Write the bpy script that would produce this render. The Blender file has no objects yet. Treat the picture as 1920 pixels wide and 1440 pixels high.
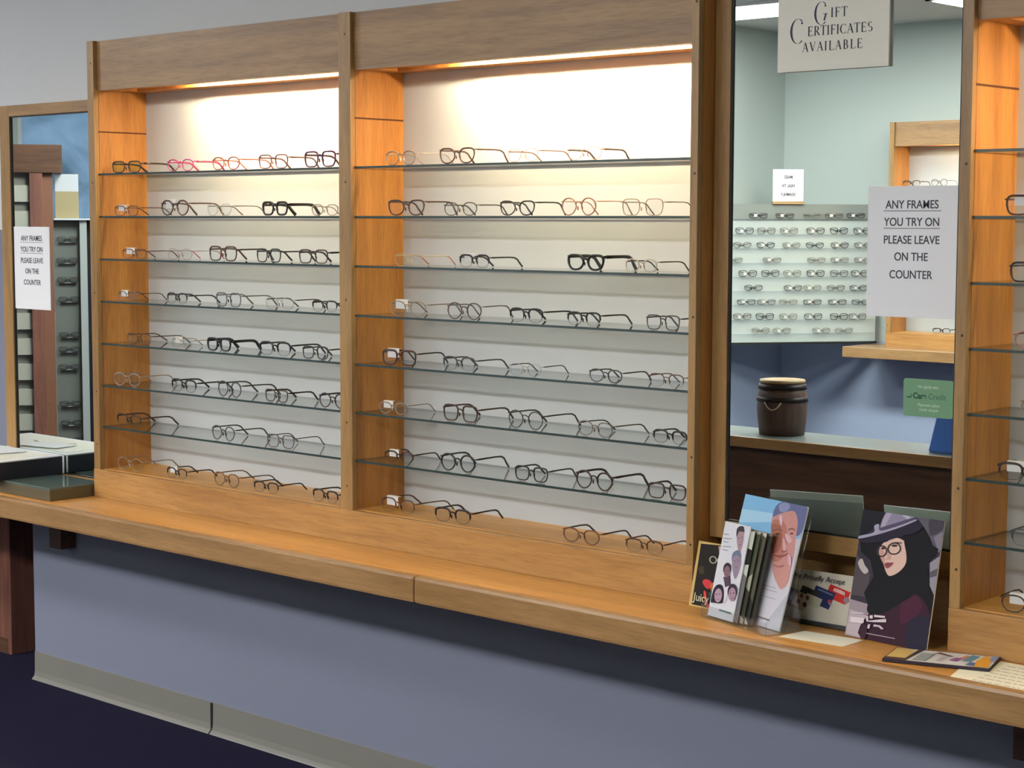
import bpy, bmesh, math, random
from mathutils import Vector, Matrix
random.seed(7)
SC = bpy.context.scene
COL = SC.collection
PI = math.pi

# ------------------------------------------------------------------ materials
def srgb(r, g, b):
    f = lambda c: (c/255/12.92) if c/255 <= .04045 else ((c/255+.055)/1.055)**2.4
    return (f(r), f(g), f(b), 1)

def pbr(name, col, rough=.5, metal=0, spec=.5, noise=None, bump=None, sheen=0):
    m = bpy.data.materials.new(name); m.use_nodes = True
    nt = m.node_tree; b = nt.nodes['Principled BSDF']
    b.inputs['Base Color'].default_value = col
    b.inputs['Roughness'].default_value = rough
    b.inputs['Metallic'].default_value = metal
    b.inputs['Specular IOR Level'].default_value = spec
    if noise or bump:
        tc = nt.nodes.new('ShaderNodeTexCoord')
        n = nt.nodes.new('ShaderNodeTexNoise')
        sc, amt = noise or bump
        n.inputs['Scale'].default_value = sc; n.inputs['Detail'].default_value = 5
        nt.links.new(tc.outputs['Object'], n.inputs['Vector'])
        if noise:
            mix = nt.nodes.new('ShaderNodeMix'); mix.data_type = 'RGBA'
            mix.inputs[6].default_value = tuple(c*(1-amt) for c in col[:3])+(1,)
            mix.inputs[7].default_value = tuple(min(1, c*(1+amt)) for c in col[:3])+(1,)
            nt.links.new(n.outputs['Fac'], mix.inputs[0])
            nt.links.new(mix.outputs[2], b.inputs['Base Color'])
        if bump:
            n2 = nt.nodes.new('ShaderNodeTexNoise'); n2.inputs['Scale'].default_value = bump[0]; n2.inputs['Detail'].default_value = 4
            nt.links.new(tc.outputs['Object'], n2.inputs['Vector'])
            bp = nt.nodes.new('ShaderNodeBump'); bp.inputs['Strength'].default_value = bump[1]; bp.inputs['Distance'].default_value = .002
            nt.links.new(n2.outputs['Fac'], bp.inputs['Height']); nt.links.new(bp.outputs['Normal'], b.inputs['Normal'])
    return m

def oak(name, light, dark, axis='X', rough=.42, scale=1.0, coat=.15):
    """oak boards: long grain streaks and fine pores along one axis"""
    m = bpy.data.materials.new(name); m.use_nodes = True
    nt = m.node_tree; b = nt.nodes['Principled BSDF']
    tc = nt.nodes.new('ShaderNodeTexCoord')
    mp = nt.nodes.new('ShaderNodeMapping')
    s = {'X': (1.2, 14, 14), 'Y': (14, 1.2, 14), 'Z': (14, 14, 1.2)}[axis]
    mp.inputs['Scale'].default_value = tuple(v*scale for v in s)
    nt.links.new(tc.outputs['Object'], mp.inputs['Vector'])
    n1 = nt.nodes.new('ShaderNodeTexNoise'); n1.inputs['Scale'].default_value = 1.6; n1.inputs['Detail'].default_value = 6; n1.inputs['Distortion'].default_value = .6
    n2 = nt.nodes.new('ShaderNodeTexNoise'); n2.inputs['Scale'].default_value = 14; n2.inputs['Detail'].default_value = 3
    nt.links.new(mp.outputs['Vector'], n1.inputs['Vector']); nt.links.new(mp.outputs['Vector'], n2.inputs['Vector'])
    r1 = nt.nodes.new('ShaderNodeValToRGB')
    r1.color_ramp.elements[0].position = .32; r1.color_ramp.elements[0].color = dark
    r1.color_ramp.elements[1].position = .62; r1.color_ramp.elements[1].color = light
    nt.links.new(n1.outputs['Fac'], r1.inputs['Fac'])
    mix = nt.nodes.new('ShaderNodeMix'); mix.data_type = 'RGBA'; mix.blend_type = 'MULTIPLY'
    r2 = nt.nodes.new('ShaderNodeValToRGB')
    r2.color_ramp.elements[0].position = .35; r2.color_ramp.elements[0].color = (.72, .68, .62, 1)
    r2.color_ramp.elements[1].position = .55; r2.color_ramp.elements[1].color = (1, 1, 1, 1)
    nt.links.new(n2.outputs['Fac'], r2.inputs['Fac'])
    mix.inputs[0].default_value = .55
    nt.links.new(r1.outputs['Color'], mix.inputs[6]); nt.links.new(r2.outputs['Color'], mix.inputs[7])
    nt.links.new(mix.outputs[2], b.inputs['Base Color'])
    b.inputs['Roughness'].default_value = rough
    b.inputs['Coat Weight'].default_value = coat; b.inputs['Coat Roughness'].default_value = .3
    bp = nt.nodes.new('ShaderNodeBump'); bp.inputs['Strength'].default_value = .08; bp.inputs['Distance'].default_value = .001
    nt.links.new(n2.outputs['Fac'], bp.inputs['Height']); nt.links.new(bp.outputs['Normal'], b.inputs['Normal'])
    return m

def emit(name, col, strength):
    m = bpy.data.materials.new(name); m.use_nodes = True
    nt = m.node_tree; nt.nodes.clear()
    e = nt.nodes.new('ShaderNodeEmission'); o = nt.nodes.new('ShaderNodeOutputMaterial')
    e.inputs['Color'].default_value = col; e.inputs['Strength'].default_value = strength
    nt.links.new(e.outputs[0], o.inputs[0])
    return m

def sheet_glass(name, tint, refl=1.0, rough=.02, ior=1.5):
    """clear pane: mostly transparent, Fresnel gloss on top"""
    m = bpy.data.materials.new(name); m.use_nodes = True
    nt = m.node_tree; nt.nodes.clear()
    t = nt.nodes.new('ShaderNodeBsdfTransparent'); t.inputs[0].default_value = tint
    g = nt.nodes.new('ShaderNodeBsdfGlossy'); g.inputs['Roughness'].default_value = rough
    g.inputs[0].default_value = (refl, refl, refl, 1)
    lw = nt.nodes.new('ShaderNodeLayerWeight'); lw.inputs['Blend'].default_value = .5
    pw = nt.nodes.new('ShaderNodeMath'); pw.operation = 'POWER'; pw.inputs[1].default_value = 5
    f = nt.nodes.new('ShaderNodeMath'); f.operation = 'MULTIPLY_ADD'; f.inputs[1].default_value = .95; f.inputs[2].default_value = ((ior-1)/(ior+1))**2*1.3
    nt.links.new(lw.outputs['Facing'], pw.inputs[0]); nt.links.new(pw.outputs[0], f.inputs[0])
    mx = nt.nodes.new('ShaderNodeMixShader'); o = nt.nodes.new('ShaderNodeOutputMaterial')
    nt.links.new(f.outputs[0], mx.inputs[0]); nt.links.new(t.outputs[0], mx.inputs[1]); nt.links.new(g.outputs[0], mx.inputs[2])
    nt.links.new(mx.outputs[0], o.inputs[0])
    return m

def mirror_mat(name, tint, rough=0.0):
    m = bpy.data.materials.new(name); m.use_nodes = True
    nt = m.node_tree; nt.nodes.clear()
    g = nt.nodes.new('ShaderNodeBsdfGlossy'); g.inputs['Roughness'].default_value = rough
    g.inputs[0].default_value = tint
    o = nt.nodes.new('ShaderNodeOutputMaterial'); nt.links.new(g.outputs[0], o.inputs[0])
    return m

LT, DK = srgb(176, 137, 84), srgb(150, 113, 66)
M = {}
M['oak_x'] = oak('oak_grain_along', LT, DK, 'X')
M['oak_z'] = oak('oak_grain_upright', LT, DK, 'Z')
M['oak_panel'] = oak('oak_side_panel', srgb(196, 136, 68), srgb(168, 112, 52), 'Z', rough=.5)
M['oak_top'] = oak('oak_counter_top', srgb(212, 156, 84), srgb(190, 134, 66), 'X', rough=.45, coat=.1)
M['oak_lip'] = oak('oak_counter_lip', srgb(172, 134, 88), srgb(148, 112, 70), 'X', rough=.3, coat=.4)
M['oak_fascia'] = oak('oak_fascia', srgb(172, 134, 90), srgb(144, 109, 72), 'X', rough=.45)
M['oak_plinth'] = oak('oak_plinth', srgb(192, 144, 84), srgb(166, 120, 66), 'X', rough=.45)
M['oak_dark'] = oak('dark_walnut', srgb(96, 66, 46), srgb(70, 46, 32), 'X', rough=.5)
M['oak_dark_z'] = oak('dark_walnut_upright', srgb(128, 84, 70), srgb(100, 64, 54), 'Z', rough=.5)
M['groove'] = pbr('groove_shadow_brown', srgb(80, 45, 22), .8)
M['screw'] = pbr('screw_brown', srgb(66, 44, 26), .5)
M['back'] = pbr('white_laminate', srgb(190, 195, 198), .55, noise=(3, .02))
M['shelf_glass'] = sheet_glass('shelf_glass', (.955, .975, .965, 1), .9)
M['shelf_edge'] = pbr('shelf_glass_edge', srgb(48, 66, 64), .25, spec=.7)
M['lens'] = sheet_glass('lens_clear', (.93, .94, .95, 1), .9, .02, 1.45)
M['lens_green'] = sheet_glass('lens_green_coating', (.72, .88, .42, 1), 1, .02, 1.6)
M['mirror'] = mirror_mat('mirror_glass', (.74, .80, .78, 1))
M['edge_black'] = pbr('black_edge_and_reflection', srgb(22, 24, 20), .5)  # board's black edge, and the painted reflection around the mirrors
M['wall_up'] = pbr('wall_paint_pale', srgb(214, 217, 220), .8, bump=(140, .25))
M['wall_low'] = pbr('wall_paint_blue', srgb(124, 129, 149), .8, bump=(140, .25))
M['wall_low_opp'] = pbr('wall_paint_blue_lightened', srgb(164, 176, 200), .8, bump=(120, .2))  # lower wall blue, its colour lightened to offset weak light there
M['wall_opp'] = pbr('wall_paint_pale_green', srgb(182, 192, 188), .8, bump=(120, .2))
M['ceil'] = pbr('ceiling_tile', srgb(205, 207, 205), .9, noise=(60, .05))
M['carpet'] = pbr('navy_carpet', srgb(34, 32, 54), .95, spec=.1, noise=(220, .35), bump=(260, .8))
M['vinyl'] = pbr('vinyl_base', srgb(126, 124, 118), .45, noise=(8, .04))
M['paper'] = pbr('white_paper', srgb(244, 245, 248), .6)
M['cream'] = pbr('cream_board', srgb(242, 239, 224), .5)
M['black'] = pbr('black_ink', srgb(28, 28, 32), .5)
M['ink'] = pbr('grey_ink', srgb(62, 62, 72), .6)
M['inkblue'] = pbr('blue_black_ink', srgb(42, 38, 80), .5)
M['ccgreen'] = pbr('sticker_green', srgb(112, 158, 122), .5)
M['ccdark'] = pbr('sticker_dark_green', srgb(28, 82, 62), .5)
M['ccmid'] = pbr('sticker_mid_green', srgb(66, 122, 96), .5)
M['ccpale'] = pbr('sticker_pale_green', srgb(178, 210, 184), .5)
M['troffer'] = emit('fluorescent_diffuser', (1.0, .98, .95, 1), 13)
M['troffer_near'] = emit('fluorescent_diffuser_bright', (1.0, .985, .96, 1), 70)
M['tube'] = emit('warm_lamp_tube', (1.0, .765, .46, 1), 450)
M['white_metal'] = pbr('white_metal', srgb(220, 220, 218), .4)
M['navy'] = pbr('dark_navy_vinyl', srgb(20, 24, 36), .35)
M['acryl'] = sheet_glass('clear_acrylic', (.9, .93, .95, 1), 1, .03, 1.49)
M['board'] = pbr('frosted_board', srgb(188, 196, 190), .35)
M['boardtop'] = pbr('grey_header', srgb(130, 136, 130), .5)
M['traytop'] = pbr('grey_green_glass', srgb(92, 108, 104), .12, spec=.8, noise=(5, .15))
M['trayedge'] = pbr('olive_edge', srgb(92, 84, 62), .5)
M['stonetop'] = pbr('grey_counter_top', srgb(104, 112, 112), .3, noise=(30, .1))
M['greycard'] = pbr('grey_card_back', srgb(150, 152, 142), .6)
M['blue'] = pbr('bright_blue_plastic', srgb(62, 128, 240), .35)
M['rope'] = pbr('pale_rope', srgb(196, 186, 160), .8)
M['barrel'] = oak('barrel_stave', srgb(96, 70, 58), srgb(62, 44, 38), 'Z', rough=.6)
M['barreltop'] = oak('barrel_lid', srgb(190, 160, 110), srgb(150, 118, 76), 'X', rough=.6)
M['iron'] = pbr('iron_hoop', srgb(40, 32, 32), .5, metal=.5)
M['cardboard'] = pbr('tan_cardboard', srgb(150, 138, 104), .8)
M['bluewhite'] = pbr('bright_white_plastic', srgb(232, 240, 246), .5)
M['slat'] = pbr('pale_slats', srgb(164, 164, 152), .6)
M['slatdk'] = pbr('slat_gap', srgb(110, 110, 102), .7)
M['greypanel'] = pbr('grey_panel', srgb(96, 102, 98), .5)
M['greypost'] = pbr('pale_grey_post', srgb(150, 156, 154), .4)

# ------------------------------------------------------------------ mesh helpers
def bm_box(bm, x0, x1, y0, y1, z0, z1, mi=0, bev=0):
    g = bmesh.ops.create_cube(bm, size=1)
    vs = g['verts']
    for v in vs:
        v.co = Vector(((x0+x1)/2+v.co.x*(x1-x0), (y0+y1)/2+v.co.y*(y1-y0), (z0+z1)/2+v.co.z*(z1-z0)))
    fs = {f for v in vs for f in v.link_faces}
    for f in fs: f.material_index = mi
    if bev:
        es = {e for v in vs for e in v.link_edges}
        r = bmesh.ops.bevel(bm, geom=list(es), offset=bev, segments=2, affect='EDGES', profile=.6)
        for f in r['faces']: f.material_index = mi
    return fs

def obj(name, bm, mats, parent=None, smooth=False):
    me = bpy.data.meshes.new(name)
    bmesh.ops.recalc_face_normals(bm, faces=bm.faces)
    bm.to_mesh(me); bm.free()
    if smooth:
        for p in me.polygons: p.use_smooth = True
    if not isinstance(mats, (list, tuple)): mats = [mats]
    for m in mats: me.materials.append(m)
    o = bpy.data.objects.new(name, me); COL.objects.link(o)
    if parent: o.parent = parent
    return o

def box(name, x0, x1, y0, y1, z0, z1, mat, parent=None, bev=.0):
    bm = bmesh.new(); bm_box(bm, x0, x1, y0, y1, z0, z1, 0, bev)
    return obj(name, bm, mat, parent)

def tag(o, label, cat, group=None):
    o['label'] = label; o['category'] = cat
    if group: o['group'] = group
    return o

def thing(name, label, cat, loc=(0, 0, 0), rot=(0, 0, 0), group=None):
    o = bpy.data.objects.new(name, None); COL.objects.link(o)
    o.location = loc; o.rotation_euler = rot; o.empty_display_size = .05
    return tag(o, label, cat, group)

def struct(o):
    o['kind'] = 'structure'; return o

def sweep(bm, pts, a, b, ref, closed=False, seg=6, mi=0):
    """tube with elliptic section; a = half size across, b = half size along ref; a, b may be lists"""
    n = len(pts); pts = [Vector(p) for p in pts]; rings = []
    ref = Vector(ref)
    for i, p in enumerate(pts):
        if closed: t = pts[(i+1) % n]-pts[i-1]
        else: t = pts[min(i+1, n-1)]-pts[max(i-1, 0)]
        t.normalize(); nn = t.cross(ref); nn.normalize(); rr = nn.cross(t)
        aa = a[i] if isinstance(a, (list, tuple)) else a
        bb = b[i] if isinstance(b, (list, tuple)) else b
        ring = [bm.verts.new(p+nn*aa*math.cos(2*PI*(k+.5)/seg)+rr*bb*math.sin(2*PI*(k+.5)/seg)) for k in range(seg)]
        rings.append(ring)
    m = n if closed else n-1
    for i in range(m):
        r0, r1 = rings[i], rings[(i+1) % n]
        for k in range(seg):
            f = bm.faces.new((r0[k], r0[(k+1) % seg], r1[(k+1) % seg], r1[k])); f.material_index = mi
    if not closed:
        for r in (rings[0], rings[-1]):
            f = bm.faces.new(r); f.material_index = mi

def bm_lathe(bm, prof, seg=32, mi=0, cap=True):
    rings = []
    for r, z in prof:
        rings.append([bm.verts.new((r*math.cos(2*PI*k/seg), r*math.sin(2*PI*k/seg), z)) for k in range(seg)])
    for a, b in zip(rings, rings[1:]):
        for k in range(seg):
            f = bm.faces.new((a[k], a[(k+1) % seg], b[(k+1) % seg], b[k])); f.material_index = mi
    if cap:
        for r in (rings[0], rings[-1]):
            f = bm.faces.new(r); f.material_index = mi

def text_mesh(name, body, size, mat, parent, loc, rot=(PI/2, 0, 0), align='CENTER', bold=0, sx=1, depth=.0004, shear=0):
    cu = bpy.data.curves.new(name, 'FONT'); cu.body = body; cu.size = size
    cu.align_x = align; cu.extrude = depth; cu.offset = bold; cu.shear = shear
    o = bpy.data.objects.new(name, cu); COL.objects.link(o)
    bpy.context.view_layer.update()
    dg = bpy.context.evaluated_depsgraph_get()
    me = bpy.data.meshes.new_from_object(o.evaluated_get(dg))
    bpy.data.objects.remove(o); bpy.data.curves.remove(cu)
    me.materials.clear(); me.materials.append(mat); me.name = name
    o = bpy.data.objects.new(name, me); COL.objects.link(o)
    o.parent = parent; o.location = loc; o.rotation_euler = rot; o.scale = (sx, 1, 1)
    return o

# ------------------------------------------------------------------ the room
FZ, CZ = 0.0, 2.95
XL, XR, YF, YB = -8.3, 4.6, -7.25, .012
T = .12
struct(box('floor', XL-T, XR+T, YF-T, 1.2, -.1, 0, M['carpet']))
struct(box('ceiling', XL-T, XR+T, YF-T, 1.2, CZ, CZ+.1, M['ceil']))
# back wall: pale above, blue-grey below the counter, blue beyond the far mirror; a knee space opens left of x=-2.9
bm = bmesh.new()
bm_box(bm, -2.81, XR, YB, YB+T, .70, CZ, 0)
bm_box(bm, XL, -2.81, YB, YB+T, 1.62, CZ, 0)
bm_box(bm, XL, -2.81, YB, YB+T, .70, 1.62, 1)
bm_box(bm, -2.9, XR, YB, YB+T, 0, .70, 1)
bm_box(bm, XL, -3.9, YB, YB+T, 0, .70, 1)
struct(obj('wall_back', bm, [M['wall_up'], M['wall_low']]))
bm = bmesh.new()
bm_box(bm, -4.0, -2.8, .62, .70, 0, .70, 0); bm_box(bm, -4.0, -3.9, YB+T, .62, 0, .70, 0)
bm_box(bm, -2.9, -2.8, YB+T, .62, 0, .70, 0); bm_box(bm, -4.0, -2.8, YB+T, .70, .70, .76, 0)
struct(obj('wall_recess', bm, M['wall_low']))
# opposite wall with the corner pier that carries the frame board
bm = bmesh.new()
bm_box(bm, -4.4, XR, YF-T, YF, .86, CZ, 0); bm_box(bm, -4.4, XR, YF-T, YF, 0, .86, 1)
bm_box(bm, XL, -4.4, YF-T, -5.3, .86, CZ, 0); bm_box(bm, XL, -4.4, YF-T, -5.3, 0, .86, 1)
struct(obj('wall_front', bm, [M['wall_opp'], M['wall_low_opp']]))
# left wall with a wide window
WY0, WY1, WZ0, WZ1 = -4.95, -3.66, .95, 2.75
bm = bmesh.new()
bm_box(bm, XL-T, XL, -5.3, WY0, 0, CZ, 0); bm_box(bm, XL-T, XL, WY1, YB+T, 0, CZ, 0)
bm_box(bm, XL-T, XL, WY0, WY1, 0, WZ0, 0); bm_box(bm, XL-T, XL, WY0, WY1, WZ1, CZ, 0)
struct(obj('wall_left', bm, M['wall_opp']))
struct(box('wall_right', XR, XR+T, YF-T, YB+T, 0, CZ, M['wall_opp']))
bm = bmesh.new()
for a in ((WY0, WY0+.05, WZ0, WZ1), (WY1-.05, WY1, WZ0, WZ1), (WY0, WY1, WZ0, WZ0+.05), (WY0, WY1, WZ1-.05, WZ1)):
    bm_box(bm, XL-.09, XL-.03, a[0], a[1], a[2], a[3], 0, .003)
win = struct(obj('window_1', bm, M['white_metal']))
box('window_pane', XL-.065, XL-.06, WY0+.05, WY1-.05, WZ0+.05, WZ1-.05, sheet_glass('window_glass', (.93, .96, .98, 1)), win)
# baseboard in two runs with the open joint
def cove(name, x0, x1):
    bm = bmesh.new()
    prof = [(YB, .1014), (YB-.003, .1), (YB-.004, .03), (YB-.007, .012), (YB-.016, .003), (YB-.018, 0), (YB, 0)]
    a = [bm.verts.new((x0, y, z)) for y, z in prof]; b = [bm.verts.new((x1, y, z)) for y, z in prof]
    n = len(prof)
    for i in range(n): bm.faces.new((a[i], a[(i+1) % n], b[(i+1) % n], b[i]))
    bm.faces.new(a); bm.faces.new(b)
    return struct(obj(name, bm, M['vinyl']))
cove('baseboard_back', -2.9, -1.876); cove('baseboard_back_right', -1.869, XR)
struct(box('trim_1', -1.8775, -1.8675, YB-.006, YB, 0, .1, pbr('joint_black', srgb(18, 18, 20), .8)))

# cabinet end seen in the knee space
t = thing('base_cabinet', 'brown wooden cabinet end standing in the knee space under the counter far left', 'cabinet', (-3.58, .38, 0))
box('cabinet_body', -.31, .31, -.236, .2, .0, .66, M['oak_dark_z'], t, .002)
box('toe_kick', -.31, .285, -.237, -.233, 0, .06, M['oak_dark'], t)

# ------------------------------------------------------------------ the counter
LZ = .7657; LY = -.4227
t = thing('counter', 'long orange oak counter ledge with thick front edge running under the display cases', 'counter', (0, -.2, 0))
t.location = (0, 0, 0)
box('counter_top', -3.88, 4.3, LY+.030, YB-.001, LZ-.04, LZ, M['oak_top'], t)
for a, b in ((-3.88, -.4966), (-.4954, 4.3)):
    bm = bmesh.new(); bm_box(bm, a, b, LY, LY+.030, .6972, LZ+.001, 0, .009)
    obj('front_edge', bm, M['oak_lip'], t)
for ex in (-3.895, 4.28):
    box('end_panel', ex, ex+.03, LY+.04, -.002, 0, .6972, M['oak_z'], t, .001)
for bx in (-2.70, .95):
    bm = bmesh.new(); bm_box(bm, bx, bx+.07, -.05, YB-.001, .514, .726, 0, .002)
    bm_box(bm, bx, bx+.07, -.30, -.05, .690, .726, 0, .002)
    obj('support_bracket', bm, M['oak_dark'], t)

# ------------------------------------------------------------------ display cases
SHZ = [1.7999, 1.6655, 1.5308, 1.396, 1.2611, 1.1268, .9937]
A, ZT, ZF, ZP, ZB = -.205, 2.2183, 2.0633, .856, .858
def case(label, stiles, tubes, loc=(0, 0, 0), rot=(0, 0, 0), dz=0.0, group=None):
    x0, x1 = stiles[0][0], stiles[-1][1]
    root = thing('display_case', label, 'display case', (loc[0], loc[1], loc[2]), rot, group)
    # the root sits on the counter top: local z is measured from the floor through dz
    root.location = (loc[0]+0, loc[1], LZ+dz)
    O = -LZ
    def bx(name, *a, **k):
        a = list(a); a[4] += O; a[5] += O
        return box(name, *a[:6], a[6], root, k.get('bev', 0))
    for i, (a, b) in enumerate(stiles):
        s = bx('side_panel' if i in (0, len(stiles)-1) else 'divider', a, b, A+.0185, 0, ZP, ZT, M['oak_panel'])
        f = bx('stile', a, b, A, A+.018, ZP, ZT, M['oak_z'], bev=.0012)
        for z in (2.14, 1.78, 1.42, 1.12, .92):
            bm = bmesh.new()
            c = Vector(((a+b)/2+.003, A-.0004, z+O+.02*math.sin(z*9+i)))
            ring = [bm.verts.new(c+Vector((.0032*math.cos(2*PI*k/10), 0, .0032*math.sin(2*PI*k/10)))) for k in range(10)]
            bm.faces.new(ring)
            sc = obj('screw_plug', bm, M['screw'], f)
    bx('plinth', x0, x1, A-.002, A+.018, LZ, ZP, M['oak_plinth'], bev=.0012)
    bx('case_top', x0, x1, A+.018, 0, ZT-.02, ZT, M['oak_fascia'])
    for (a, b), (c, d) in zip(stiles, stiles[1:]):
        bx('fascia', b, c, A+.015, A+.033, ZF, ZT-.0005, M['oak_fascia'])
        bx('base_shelf', b, c, A+.018, -.006, ZB-.018, ZB, M['oak_top'])
        bx('back_panel', b, c, -.006, 0, ZB-.018, ZT-.02, M['back'])
        # soffit with the lamp slot
        bm = bmesh.new(); z0, z1 = ZF+.001+O, ZF+.011+O
        bm_box(bm, b, c, A+.033, -.15, z0, z1); bm_box(bm, b, c, -.075, -.006, z0, z1)
        bm_box(bm, b, b+.05, -.15, -.075, z0, z1); bm_box(bm, c-.05, c, -.15, -.075, z0, z1)
        bm_box(bm, b+.0, c-.0, -.16, -.065, z1+.026, z1+.03)
        obj('soffit', bm, M['oak_panel'], root)
        bx('shelf_groove', b, b+.0008, -.19, -.006, 1.932, 1.9365, M['groove'])
        for z in SHZ:
            bm = bmesh.new(); fs = bm_box(bm, b+.001, c-.001, -.193, -.008, z-.003+O, z+.003+O, 0)
            for f in fs:
                if abs(f.normal.z) < .5: f.material_index = 1
            bm.normal_update()
            for f in bm.faces: f.material_index = 0 if abs(f.normal.z) > .5 else 1
            obj('glass_shelf', bm, [M['shelf_glass'], M['shelf_edge']], root)
    for a, b in tubes:
        bm = bmesh.new(); sweep(bm, [(a, -.112, ZF+.0205+O), (b, -.112, ZF+.0205+O)], .006, .006, (0, 0, 1), seg=10)
        obj('lamp_tube', bm, M['tube'], root)
    return root

case('large oak display case with two lit bays, standing between the two wall mirrors', [(-2.1914, -2.1577), (-1.0073, -.9589), (.1919, .2129)],
     [(-1.80, -1.08), (-.66, .14)])
case('oak display case at the right edge, right of the mirror with gift sign', [(.8754, .8998), (2.06, 2.10)], [(1.15, 1.95)])
case('oak display case on the far wall, seen only reflected behind the frames sign', [(1.02, 1.05), (2.21, 2.25), (3.415, 3.449)],
     [(1.3, 2.0), (2.40, 3.15)], loc=(0, YF, 0), rot=(0, 0, PI), dz=.08)
t = thing('wall_shelf', 'pale oak ledge under the reflected display case on the far wall', 'shelf', (-1.7, YF, 0))
box('shelf_board', -1.94, 1.0, 0, .39, .805, .8457, M['oak_lip'], t)
box('front_edge', -1.94, 1.0, .39, .42, .777, .8462, M['oak_lip'], t, .004)

# ------------------------------------------------------------------ wall mirrors
def wall_mirror(label, gx0, gx1, gz0, gz1, fl, fr, ft, fb):
    """gx.. glass extents; f.. frame member widths"""
    root = thing('wall_mirror', label, 'mirror', ((gx0+gx1)/2, -.136, LZ))
    ox, oy, oz = root.location
    def bx(n, x0, x1, y0, y1, z0, z1, m, bev=0, par=root): return box(n, x0-ox, x1-ox, y0-oy, y1-oy, z0-oz, z1-oz, m, par, bev)
    bx('mirror_glass', gx0, gx1, -.136, -.131, gz0, gz1, M['mirror'])
    bx('mirror_back', gx0-fl, gx1+fr, -.1305, YB, gz0-fb, gz1+ft, M['oak_z'])
    if fl: bx('frame_stile', gx0-fl, gx0, -.144, -.131, gz0-fb, gz1+ft, M['oak_z'], .0015)
    if fr: bx('frame_stile', gx1, gx1+fr, -.144, -.131, gz0-fb, gz1+ft, M['oak_z'], .0015)
    bx('frame_rail', gx0, gx1, -.144, -.131, gz1, gz1+ft, M['oak_x'], .0015)
    bx('frame_rail', gx0, gx1, -.144, -.131, gz0-fb, gz0, M['oak_x'], .0015)
    bm = bmesh.new()
    for a in ((gx0, gx0+.004, gz0, gz1), (gx1-.004, gx1, gz0, gz1), (gx0, gx1, gz0, gz0+.004), (gx0, gx1, gz1-.004, gz1)):
        bm_box(bm, a[0]-ox, a[1]-ox, -.140-oy, -.1355-oy, a[2]-oz, a[3]-oz)
    obj('black_edge_and_reflection', bm, M['edge_black'], root)  # black strips painted in for the reflection of the frame's inner edge
    bx('lower_panel', gx0-fl, gx1+fr, -.055, YB, LZ, gz0-fb, M['oak_x'])
    return root
wall_mirror('tall oak framed wall mirror carrying the gift certificates sign, right of the big display case', .2576, .842, .9599, 2.21, .0427, .031, .045, .041)
wall_mirror('oak framed wall mirror at the far left with a small paper notice on it', -2.747, -2.197, .806, 2.006, .0575, .004, .037, .038)

# ------------------------------------------------------------------ signs on the glass
def notice(label, x0, z0, w=.2155, h=.2795):
    s = box('paper_notice', 0, w, -.0006, 0, 0, h, M['paper']); s.location = (x0, -.1364, z0)
    tag(s, label, 'sign')
    for i, (txt, sz, zz) in enumerate((('ANY FRAMES', .0262, .232), ('YOU TRY ON', .0262, .195), ('PLEASE LEAVE', .0262, .157), ('ON THE', .0262, .121), ('COUNTER', .0262, .083))):
        text_mesh('lettering', txt, sz*.95, M['ink'], s, (w*.497, -.0008, zz), bold=.0002, sx=.88)
    bm = bmesh.new()
    bm_box(bm, w*.18, w*.82, -.0013, -.0008, .2262, .2274); bm_box(bm, w*.185, w*.81, -.0013, -.0008, .1892, .1904)
    obj('underline', bm, M['ink'], s)
    return s
notice('white paper notice asking to leave tried frames on the counter, taped to the right mirror', .6215, 1.4525)
notice('white paper notice asking to leave tried frames, taped to the far left mirror', -2.742, 1.3530)

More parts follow.
